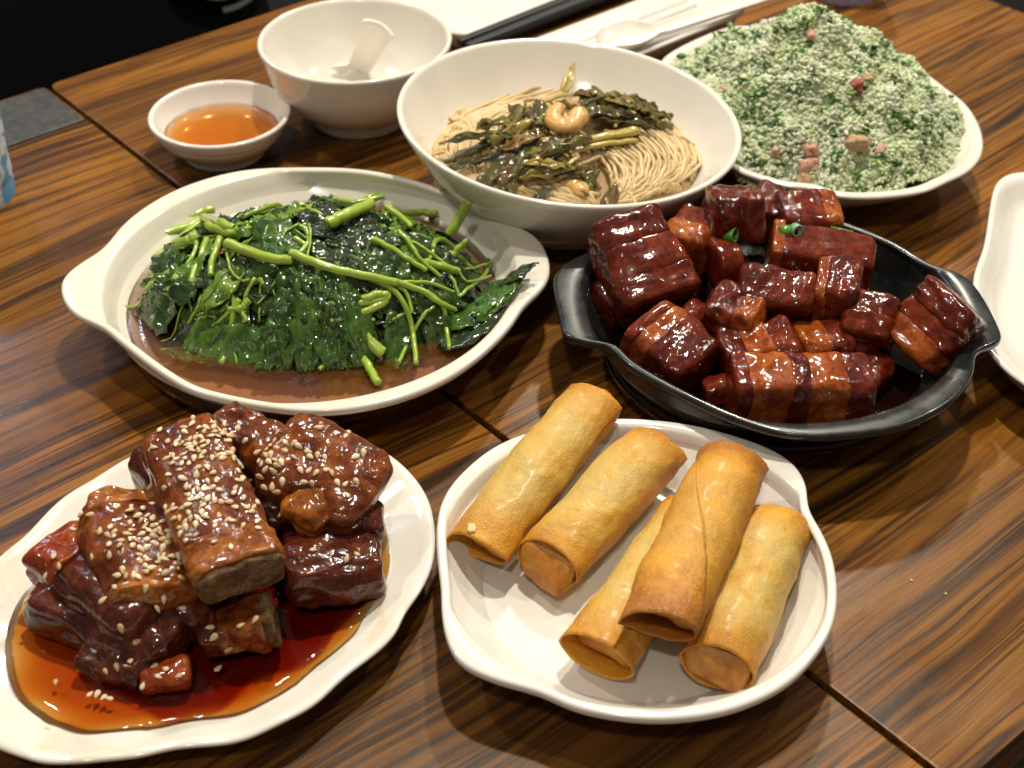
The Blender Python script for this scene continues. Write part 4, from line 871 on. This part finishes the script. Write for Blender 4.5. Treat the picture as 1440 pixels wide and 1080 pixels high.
# stems read off the photograph
for k, (pts, a, b, ti) in enumerate((
    ([(-15.48,68.14,6.09),(-14.38,67.26,6.22),(-12.77,66.59,6.12),(-11.71,66.38,6.17)], .30, .27, .62), ([(-11.79,66.64,6.45),(-10.23,65.97,6.17),(-8.35,65.78,5.66),(-6.12,66.01,4.95)], .26, .22, .58), ([(-6.32,66.14,4.95),(-5.00,66.18,4.36),(-3.87,66.09,3.57),(-3.04,66.35,2.91)], .20, .14, .50), ([(-6.13,66.15,4.85),(-4.64,66.70,4.46),(-3.13,67.13,3.60)], .13, .09, .45),
    ([(-10.03,68.84,6.89),(-8.97,69.61,6.99),(-7.85,71.53,6.48)], .36, .33, .70), ([(-21.52,75.61,2.30),(-20.14,76.24,2.30),(-18.82,77.35,2.30),(-18.02,77.76,2.30)], .34, .30, .72), ([(-21.91,73.61,2.19),(-20.97,74.83,2.19),(-19.56,75.76,2.19),(-18.89,76.40,2.19)], .30, .28, .68), ([(-20.66,72.19,2.35),(-19.74,73.98,2.35),(-18.62,76.16,2.35),(-18.20,76.47,2.35)], .27, .24, .60), ([(-18.55,76.55,2.40),(-16.17,70.46,5.89),(-15.17,69.29,6.22)], .28, .26, .68), ([(-17.07,70.96,5.38),(-16.08,69.81,5.84),(-15.30,68.99,6.09)], .27, .26, .58), ([(-18.94,71.14,3.93),(-18.06,70.38,4.72),(-17.60,70.71,4.97)], .44, .36, .52),
    ([(-20.25,68.59,2.75),(-19.62,68.48,3.37),(-18.72,68.39,4.05)], .27, .25, .50), ([(-18.83,67.04,3.47),(-18.53,67.41,3.88),(-18.24,67.85,4.23)], .30, .28, .55), ([(-20.72,71.11,1.99),(-19.81,70.07,3.24),(-19.25,70.00,3.72)], .25, .2, .45),
    ([(-9.64,64.68,4.77),(-9.15,64.52,4.51),(-8.34,64.68,4.49),(-6.86,65.24,4.46),(-6.68,65.46,4.54)], .20, .22, .60), ([(-6.67,65.39,4.59),(-7.23,65.27,4.72),(-7.96,64.86,4.64)], .22, .22, .62), ([(-9.64,63.92,3.88),(-8.71,64.22,4.03),(-7.59,64.62,4.16),(-6.68,65.29,4.34)], .22, .22, .58),
    ([(-8.52,63.94,3.62),(-7.79,63.72,2.98),(-6.91,63.18,2.40)], .34, .34, .58), ([(-7.98,63.19,2.19),(-7.44,61.96,2.19),(-6.99,60.88,2.19)], .24, .22, .60), ([(-10.02,63.78,3.65),(-9.09,63.77,3.47),(-8.15,63.93,3.44),(-7.30,64.44,3.72)], .13, .10, .45),
    ([(-7.62,65.93,5.28),(-6.50,65.80,4.77),(-5.74,65.26,3.98),(-5.29,64.45,2.68),(-5.03,62.15,2.52)], .17, .14, .42), ([(-6.89,66.13,5.05),(-5.76,65.94,4.44),(-5.37,65.14,3.60)], .13, .1, .45), ([(-4.64,66.37,4.13),(-3.80,66.15,3.34),(-3.57,65.47,2.40),(-3.35,63.55,2.40)], .16, .12, .42),
    ([(-7.64,68.10,6.40),(-6.56,67.78,5.97),(-5.42,67.52,5.30),(-4.66,67.41,4.82)], .19, .14, .50), ([(-6.26,69.35,6.09),(-5.66,68.75,5.79),(-5.06,68.01,5.25),(-3.90,67.47,4.31)], .15, .11, .45), ([(-5.48,68.94,5.66),(-4.52,68.81,5.05),(-3.54,68.50,4.31)], .12, .1, .45), ([(-4.67,67.87,4.97),(-3.73,68.24,4.44),(-2.96,68.57,3.93)], .26, .22, .50), ([(-7.13,72.95,5.36),(-6.46,72.03,5.46),(-5.58,70.76,5.51)], .24, .14, .48),
    ([(-6.49,77.36,2.19),(-5.64,77.52,2.19),(-4.55,77.36,2.19)], .24, .22, .55), ([(-9.02,79.16,2.09),(-8.19,79.83,2.09),(-7.56,80.50,2.09)], .25, .24, .52), ([(-10.95,78.83,2.30),(-9.61,78.50,2.30),(-7.91,79.16,2.30)], .2, .18, .45),
    ([(-3.16,68.61,3.90),(-2.10,70.34,3.01),(-1.16,71.97,2.30)], .09, .07, .40), ([(-2.97,68.79,3.77),(-2.69,68.51,3.49),(-2.31,68.70,3.16),(-1.22,70.52,2.30)], .08, .08, .45),
    ([(-2.94,67.16,3.19),(-2.38,68.19,3.09),(-1.63,70.52,2.30),(-1.24,71.97,2.30),(-1.45,72.26,2.30)], .11, .10, .42), ([(-3.55,68.41,4.13),(-3.14,67.73,3.65),(-2.94,67.16,3.19)], .11, .1, .40),
    ([(-15.23,65.98,4.87),(-14.85,64.94,4.21),(-15.32,64.64,3.72),(-16.04,64.49,3.21)], .12, .1, .40), ([(-16.43,66.00,4.49),(-16.22,65.26,3.98),(-16.46,64.86,3.42)], .11, .1, .38), ([(-16.71,65.89,4.23),(-16.98,65.39,3.65),(-17.48,65.07,2.93)], .10, .08, .36), ([(-15.98,69.10,5.79),(-16.26,67.61,5.38),(-16.21,66.53,5.05)], .22, .17, .42), ([(-15.46,67.74,5.76),(-15.10,66.55,5.41),(-14.50,65.94,5.18),(-14.03,65.91,5.20)], .10, .08, .38), ([(-15.15,64.83,4.05),(-14.44,64.66,4.13),(-14.11,64.19,3.72)], .14, .12, .50), ([(-14.63,64.64,4.05),(-14.25,64.80,4.31),(-13.98,65.00,4.54)], .22, .2, .42),
    ([(-5.96,62.44,2.30),(-5.57,64.28,2.32),(-4.81,65.30,3.24),(-4.18,66.00,3.44)], .12, .10, .36), ([(-6.86,64.33,3.24),(-6.12,64.92,3.52),(-5.38,65.34,3.54)], .10, .09, .38), ([(-10.16,62.09,2.09),(-9.50,63.01,2.09),(-8.37,63.32,2.19)], .12, .1, .45))):
    stem('stem', [Vector(p) + Vector((0, 0, .48)) for p in pts], a, b, M['stem'], greens, ti)
stem('stem', [Vector(p) for p in ((-3.60,72.65,4.20), (-3.06,73.06,5.00), (-2.52,73.38,5.90))], .30, .28, M['stem'], greens, .42)
stem('stem', [Vector(p) for p in ((-3.60,70.02,4.00), (-3.13,70.56,4.50), (-2.48,70.82,5.00))], .24, .16, M['stem'], greens, .40)
for k in range(150):
    t = rg.uniform(0, 2 * PI); rr = math.sqrt(rg.uniform(0, .95)); x, y = -11.2 + 9.4 * rr * math.cos(t), 69.6 + 6.2 * rr * math.sin(t)
    an = (R(-35) + rg.gauss(0, .45) if x > -12 else R(250) + rg.gauss(0, .5)) if rg.random() < .75 else rg.uniform(0, 6.28)
    ln = rg.uniform(1.3, 4.2); cu_ = rg.uniform(-.35, .35); th_ = rg.random()
    r0 = rg.uniform(.05, .10) if th_ < .7 else rg.uniform(.12, .22)
    lift = rg.uniform(.45, .95); pts = []
    for i in range(6):
        s = (i / 5 - .5) * ln; xx = x + math.cos(an + cu_ * s) * s; yy = y + math.sin(an + cu_ * s) * s; pts.append(Vector((xx, yy, hG(xx, yy) + lift + rg.uniform(-.15, .15))))
    stem('stem', pts, r0, r0 * rg.uniform(.6, 1), M['stem'], greens, rg.uniform(.2, .55) if th_ < .7 else rg.uniform(.4, .7), 7, 14)

# ------------------------------------------------------------------ noodles
nd = MB(); rg = random.Random(5)
V, F = [], []; n = 64; m = 16
for i in range(m + 1):
    for q in range(n):
        a = 2 * PI * q / n; r = i / m; x = 3.4 + 8.3 * r * math.cos(a); y = 81.5 + 7.4 * r * math.sin(a); V.append(Vector((x, y, (hN(x, y) - .4 if i < m else 2.6))))
F = [(i * n + q, (i + 1) * n + q, (i + 1) * n + (q + 1) % n, i * n + (q + 1) % n) for i in range(m) for q in range(n)]
nd.add(V, F, None, .1)
def strand(pts2, lift, r=.14, n=36, wob=.10, tint=None):
    pts = cat([Vector((p[0], p[1], 0)) for p in pts2], n); sd = rg.uniform(0, 99); out = []
    for i, p in enumerate(pts):
        x = p.x + wob * fbm((i * .13, sd, 0), 1, 2) * 1.6; y = p.y + wob * fbm((i * .13, sd, 4), 1, 2) * 1.6
        e = min(i, n - 1 - i); out.append(Vector((x, y, hN(x, y) + lift + .22 * fbm((i * .1, sd, 8), 1, 2) - .35 * max(0, 1 - e / 3))))
    V, F, L = tube(out, r, 6, True); nd.add(V, F, [(a + sd * 3, b, sd) for a, b, c in L], rg.uniform(.15, .85) if tint is None else tint)
def bundle(lb, rb_, n, lift, layers=1, wob=.10):
    for ly in range(layers):
        for k in range(n):
            f = (k + .5 * (ly % 2) + rg.uniform(-.2, .2)) / max(1, n - 1)
            strand([Vector(a).lerp(Vector(b), f) for a, b in zip(lb, rb_)], lift + .16 * ly, wob=wob)
bundle([(-2.92,84.18,5.28),(-3.41,81.15,5.46),(-3.45,79.21,5.18),(-2.76,77.27,4.85)], [(-0.35,82.07,6.43),(-0.86,79.78,6.22),(-1.19,77.83,5.64),(-0.59,76.08,4.97)], 14, .12, 2)
bundle([(-2.76,86.59,4.49),(-5.12,83.73,4.62),(-4.72,80.52,4.72),(-2.98,77.43,4.85),(-1.26,76.21,4.90)], [(-1.33,82.81,6.12),(-3.28,81.05,5.51),(-3.00,78.82,5.30),(-1.52,76.84,5.10),(-0.21,75.72,4.90)], 13, .20, 1)
bundle([(-3.65,85.36,4.54),(-1.40,88.43,4.44),(0.95,90.68,4.31),(3.60,91.55,4.18)], [(-2.28,81.97,5.89),(-0.67,83.41,6.20),(1.81,85.62,5.92),(4.73,89.61,4.13)], 11, .15, 2)
bundle([(5.04,78.96,6.30),(5.84,77.49,5.69),(5.97,76.39,5.18),(5.44,75.38,4.72)], [(9.65,86.96,3.88),(11.47,83.60,3.77),(11.44,80.67,3.98),(9.62,77.70,4.39)], 25, .22, 1, .14)
bundle([(5.32,78.63,6.15),(6.44,77.55,5.56),(6.40,76.36,5.05),(5.94,75.39,4.62)], [(8.74,83.86,5.20),(10.38,81.66,4.67),(10.51,79.50,4.41),(8.93,77.16,4.51)], 20, .42, 1, .16)
bundle([(-1.27,76.87,5.23),(0.63,75.75,5.07),(2.08,75.10,4.79),(3.33,74.87,4.64)], [(0.63,77.20,5.76),(2.30,76.20,5.48),(3.55,75.62,5.15),(5.09,75.07,4.62)], 13, .25, 2)
bundle([(6.11,75.43,4.59),(7.62,76.85,4.90),(8.43,77.63,4.92),(9.31,77.66,4.51)], [(6.88,75.44,4.39),(8.38,76.60,4.46),(9.30,77.53,4.49),(10.12,77.88,4.18)], 8, .35, 1)
bundle([(6.64,89.91,4.03),(8.69,88.61,3.93),(10.41,86.67,3.83),(11.38,83.64,3.80)], [(5.39,84.67,6.02),(7.36,83.75,5.76),(9.11,82.90,5.23),(10.34,81.18,4.69)], 12, .12, 2)
bundle([(2.35,89.02,4.23),(3.50,82.05,6.68),(4.74,80.15,6.50),(5.54,78.67,6.12)], [(0.00,84.62,6.04),(0.86,80.06,6.55),(2.12,78.07,6.22),(3.36,76.59,5.64)], 16, .05, 1)
for k in range(90):
    a = rg.uniform(0, 2 * PI); r = math.sqrt(rg.uniform(.25, 1)) * 7.4; x, y = 3.4 + r * math.cos(a), 81.4 + r * .9 * math.sin(a); d = rg.uniform(0, 6.28); c_ = rg.uniform(-.9, .9); ln = rg.uniform(1.5, 4)
    strand([(x + math.cos(d + c_ * s) * s * ln, y + math.sin(d + c_ * s) * s * ln) for s in (-.5, -.25, 0, .25, .5)], rg.uniform(.05, .45), n=18)
for c, r in (((-0.39,82.06,6.53), .75), ((-3.55,82.76,5.30), .9), ((-4.31,81.52,5.00), .8), ((-3.30,86.06,4.51), .8)):
    for k in range(4):
        rr = r * (1 - .2 * k); strand([(c[0] + rr * math.cos(t), c[1] + rr * 1.15 * math.sin(t)) for t in (0, .9, 1.8, 2.7, 3.6, 4.5, 5.2)], .38, n=30, wob=.05)
no = nd.build('noodles', M['noodle'], None, base=(3.4, 81.5, 2)); tag(no, 'thin soy dressed noodles coiled in the wide ivory bowl', 'noodles', None, 'stuff')

# pickled greens, shrimps
pv = empty('pickled_greens', (2.58,79.92,6.63), 'brown and olive pickled leaves and stems strewn over the noodles', 'pickled vegetable')
for k, (p, an, ln, wd, off, mt, ti, cr_) in enumerate((
    ((6.43,83.66,6.55), 10, 4.0, 2.6, .75, 'olive', .3, .55), ((6.44,83.15,6.63), -20, 3.6, 2.0, 1.0, 'olive', .55, .5), ((5.65,81.58,6.94), 5, 3.6, 1.6, 1.0, 'olive', .15, .5), ((7.52,83.17,6.32), -50, 3.0, 2.0, .8, 'olive', .35, .5), ((5.06,82.94,6.94), 60, 2.6, 1.8, .7, 'olive', .2, .5), ((6.60,81.16,6.53), 8, 4.0, 1.0, .75, 'olive', .1, .4),
    ((1.07,80.29,6.91), 100, 3.8, 1.8, .55, 'brownleaf', .4, .5), ((0.21,79.74,6.73), 70, 3.4, 1.6, .6, 'olive', .35, .5), ((1.74,81.94,6.99), 95, 2.6, 1.4, .7, 'olive', .2, .45), ((0.65,81.63,6.91), 120, 2.6, 1.3, .6, 'brownleaf', .3, .45), ((2.12,78.54,6.68), 20, 3.0, 1.6, .6, 'brownleaf', .1, .5),
    ((0.84,77.57,6.27), 10, 4.4, 2.2, .55, 'brownleaf', .2, .55), ((1.68,76.76,6.02), -10, 3.8, 2.0, .5, 'brownleaf', .45, .5), ((-0.63,77.24,5.74), 40, 2.8, 1.6, .6, 'olive', .25, .5), ((-0.21,76.44,5.48), 100, 2.0, 1.4, .5, 'olive', .35, .45), ((2.94,77.19,6.25), -30, 3.0, 1.5, .5, 'brownleaf', .2, .5), ((-1.06,78.10,5.97), 170, 3.2, .8, .55, 'olive', .15, .35), ((-2.36,79.30,5.76), 5, 3.0, .6, .6, 'olive', .2, .2), ((-2.22,78.26,5.53), 0, 2.6, .7, .6, 'olive', .1, .3), ((4.53,76.36,5.53), 60, 1.8, 1.2, .5, 'olive', .4, .4), ((2.64,91.55,4.23), 10, 1.6, .8, .5, 'brownleaf', .3, .3), ((5.65,75.57,4.79), 70, 1.6, .9, .5, 'brownleaf', .5, .3), ((1.88,75.51,5.07), 30, 1.4, .9, .5, 'olive', .3, .3))):
    leaf_sheet('pickled_leaf', p, R(an), ln, wd, hN, off, 900 + k * 3, M[mt], pv, ti, cr_, nu=16, nv=10)
leaf_sheet('pickled_leaf', (3.75,89.47,5.40), R(70), 1.9, .9, lambda x, y: 5.3, .2, 990, M['palestem'], pv, .55, .12, tilt=.55)
for k in range(40):
    big = k % 2; c_ = Vector((1.19,78.90,6.48)) if not big else Vector((6.52,84.11,6.02))
    x, y = c_.x + rg.gauss(0, 1.2 if not big else 1.1), c_.y + rg.gauss(0, 1.4 if not big else .7)
    leaf_sheet('pickled_leaf', (x, y), R(18) + rg.gauss(0, .55), rg.uniform(1.8, 4.2), rg.uniform(.3, .9), hN, rg.uniform(.5, 1.05), 1100 + k, M['brownleaf' if rg.random() < (.5 if not big else .15) else 'olive'], pv, rg.uniform(.2, .95), .5, rg.uniform(-.15, .15), nu=12, nv=8)
for pts, a, b, ti in (([(-1.19,78.04,6.15),(0.00,78.26,6.50),(1.27,78.61,6.78),(2.38,78.90,6.91)], .10, .30, .35), ([(4.15,78.56,6.91),(5.54,79.33,6.86),(7.11,80.27,6.63),(7.47,80.59,6.55)], .30, .42, .55), ([(3.37,77.78,6.68),(4.66,78.36,6.73),(6.18,79.06,6.63),(7.51,79.68,6.38)], .22, .20, .5), ([(-0.86,79.92,6.63),(-0.61,81.23,6.78),(-0.17,82.17,6.86)], .1, .16, .4), ([(1.10,82.66,7.09),(1.50,80.31,7.14),(2.04,78.89,6.96)], .12, .1, .3), ([(1.76,83.12,7.09),(3.13,84.69,6.76),(4.93,89.08,4.62)], .16, .12, .4), ([(4.40,81.49,7.80),(5.24,82.70,7.65),(6.66,84.19,7.06),(7.81,84.50,6.60),(8.08,82.21,6.94)], .16, .12, .2), ([(2.93,76.40,5.99),(3.36,77.11,6.30),(3.87,77.55,6.43)], .2, .18, .5), ([(1.90,78.16,6.66),(2.73,77.34,6.40),(3.35,76.68,6.07)], .08, .08, .2), ([(6.49,80.92,6.76),(7.89,82.08,6.32),(8.88,82.10,5.92)], .14, .1, .2)):
    stem('pickled_stem', [Vector(p) for p in pts], a, b, M['palestem' if ti > .3 else 'olive'], pv, ti, flat=.7)
def shrimp(c, rad, a0, a1, r0, r1, tilt, label, fl=.82):
    c = Vector(c); n = 34; pts = []
    for i in range(n):
        t = i / (n - 1); a = a0 + (a1 - a0) * t; rr = rad * (1 - .12 * t)
        pts.append(c + Vector((rr * math.cos(a), rr * math.sin(a) * 1.05, .25 * math.sin(a + tilt))))
    k = 14; V, F, L = tube(pts, lambda t: (r0 + (r1 - r0) * t ** 1.3) * (1 + .05 * math.sin(t * 42)) * min(1, .35 + t * 7, .25 + (1 - t) * 9), k, True, fl)
    o = mesh('shrimp', V, F, M['shrimp'], None, [Vector(q) * 1.3 for q in V], base=c - Vector((0, 0, .4))); fin(o, 0, 0, 1); return tag(o, label, 'shrimp', 'peeled shrimps on the noodles')
shrimp((3.20,80.16,7.75), .80, R(40), R(-275), .66, .50, .4, 'curled peeled shrimp on top of the pickled leaves')
shrimp((3.17,75.38,5.20), 1.0, R(160), R(-10), .62, .50, .6, 'peeled shrimp at the front of the noodles by the bowl rim', .7)

# ------------------------------------------------------------------ green fried rice
def lump(x, y): return .9 * fbm((x, y, 3), .55, 3) + .4 * fbm((x, y, 8), 1.1, 2)
rg = random.Random(3)
V, F = [], []; n = 80; m = 20
for i in range(m + 1):
    for q in range(n):
        a = 2 * PI * q / n; r = i / m * cR(a) * (.985 if i < m else .80); x = 19.5 + r * math.cos(a); y = 89.2 + r * math.sin(a); V.append(Vector((x, y, hR(x, y) + lump(x, y) - .10 if i < m else 1.9)))
F = [(i * n + q, (i + 1) * n + q, (i + 1) * n + (q + 1) % n, i * n + (q + 1) % n) for i in range(m) for q in range(n)]
rc = MB(); rc.add(V, F, None, .28); fk = MB()
gu, gv = 5, 7
GV, GF = [], []
for i in range(gu + 1):
    for q in range(gv):
        t = PI * (.02 + .96 * i / gu); a = 2 * PI * q / gv; GV.append(Vector((-.26 * math.cos(t), .113 * math.sin(t) * math.cos(a), .107 * math.sin(t) * math.sin(a) + .03 * math.cos(t) ** 2)))
GF = [(i * gv + q, (i + 1) * gv + q, (i + 1) * gv + (q + 1) % gv, i * gv + (q + 1) % gv) for i in range(gu) for q in range(gv)]
def rot(a, b, c): return Matrix.Rotation(a, 3, 'Z') @ Matrix.Rotation(b, 3, 'Y') @ Matrix.Rotation(c, 3, 'X')
k = 0
while k < 12000:
    a = rg.uniform(0, 2 * PI); r = cR(a) * 1.01 * math.sqrt(rg.random()); x, y = 19.5 + r * math.cos(a), 89.2 + r * math.sin(a)
    z = hR(x, y)
    k += 1
    if y > 95 and rg.random() < .6 or math.hypot(x - 3.54, y - 81.77) < 10.5: continue
    z += lump(x, y) + rg.uniform(-.10, .10); q = rot(rg.uniform(0, 6.28), rg.gauss(0, .55), rg.uniform(0, 3)); s = rg.uniform(1.0, 1.4); p = Vector((x, y, z))
    ti = min(1, max(0, .58 + .35 * fbm((x, y, 1), .45, 3) + rg.gauss(0, .16)))
    rc.add([p + q @ (v * s) for v in GV], GF, None, ti)
for k in range(2300):
    a = rg.uniform(0, 2 * PI); r = cR(a) * .98 * math.sqrt(rg.random()); x, y = 19.5 + r * math.cos(a), 89.2 + r * math.sin(a)
    if math.hypot(x - 3.54, y - 81.77) < 10.5 or fbm((x, y, 21), .75, 3) + rg.uniform(-.25, .25) < .0: continue
    p = Vector((x, y, hR(x, y) + lump(x, y) + rg.uniform(.0, .16))); q = rot(rg.uniform(0, 6.28), rg.gauss(0, .6), rg.gauss(0, .6)); w_, l_ = rg.uniform(.08, .24), rg.uniform(.15, .50)
    vs_ = [(-l_, -w_, 0), (0, -w_ * 1.2, .06), (l_, -w_ * .7, 0), (l_, w_ * .8, -.02), (0, w_ * 1.1, .05), (-l_, w_ * .8, .02)]
    vs_ = vs_ + [(a_, b_, c_ - .045) for a_, b_, c_ in vs_]
    fk.add([p + q @ Vector(v) for v in vs_], [(0, 1, 4, 5), (1, 2, 3, 4), (6, 11, 10, 7), (7, 10, 9, 8), (0, 6, 7, 1), (1, 7, 8, 2), (2, 8, 9, 3), (3, 9, 10, 4), (4, 10, 11, 5), (5, 11, 6, 0)], None, rg.random() ** 1.3)
ro_ = rc.build('fried_rice', M['rice'], None, base=(20, 89.6, 1)); tag(ro_, 'pale green fried rice heaped in the ivory oval dish', 'rice', None, 'stuff')
fo = fk.build('chopped_greens', M['fleck'], None, base=(20, 89.6, 1)); tag(fo, 'chopped dark greens mixed through the fried rice', 'chopped greens', None, 'stuff')
for k, (c, s, mt, lab) in enumerate((
    ((19.18,88.11,9.18), .48, 'ham', 'square pink ham cube near the top of the rice heap'), ((21.53,84.84,7.32), .75, 'hamred', 'dark red cured meat piece in the middle of the rice heap'), ((22.38,85.35,7.60), .45, 'hambeige', 'pale meat bit just above the dark red piece'),
    ((16.46,81.49,4.62), .50, 'ham', 'pink ham cube lowest at the left of the rice heap'), ((18.40,81.17,4.90), .60, 'ham', 'pink ham piece above the pair at the front of the rice'), ((18.27,80.37,4.26), .70, 'ham', 'largest pink ham chunk at the front of the rice'), ((17.99,79.82,3.67), .55, 'hambeige', 'tan meat cube under the largest pink ham chunk'),
    ((21.31,81.33,5.30), .70, 'hambeige', 'long tan meat piece right of the pink front chunks'), ((22.76,81.22,4.87), .42, 'ham', 'small pink ham bit right of the long tan piece'), ((13.68,87.02,6.04), .40, 'ham', 'small pink ham bit at the left edge beside the noodle bowl'))):
    Vb, Fb = blob(6, 4.5); so = Vector((k * 3, k * 7, 0)); q = rot(k * 1.3, .3 * math.sin(k), .4 * math.cos(k * 2)); c = Vector(c)
    sc_ = Vector((1.25 if 'long' in lab else 1.0, .8, .72))
    V = [c + q @ (Vector((v.x * sc_.x, v.y * sc_.y, v.z * sc_.z)) * s * .86 * (1 + .35 * fbm(v + so, 1.1, 3))) for v in Vb]
    o = mesh('ham_cube', V, Fb, M[mt], None, [v + so for v in V], base=c - Vector((0, 0, .3))); fin(o, 0, 0, 1); tag(o, lab, 'ham piece', 'ham pieces in the fried rice')

# crumbs and drops on the table
for k, (c, lab) in enumerate((((21.56,60.58,0.02), 'tiny pale crumb on the table below the right ear of the black pot'), ((18.81,49.25,0.02), 'tiny pale crumb on the bare table at the lower right'), ((20.22,48.38,0.02), 'smallest crumb on the bare table near the right edge'))):
    Vb, Fb = blob(4, 2.4); V = [Vector(c) + Vector((v.x * .06, v.y * .05, v.z * .04)) * (1 + .4 * fbm(v + Vector((k * 4, 0, 0)), 2)) for v in Vb]
    tag(mesh('table_crumb', V, Fb, M['sesame'], None, base=c, tint=[1.] * len(V)), lab, 'crumb', 'crumbs on the table')
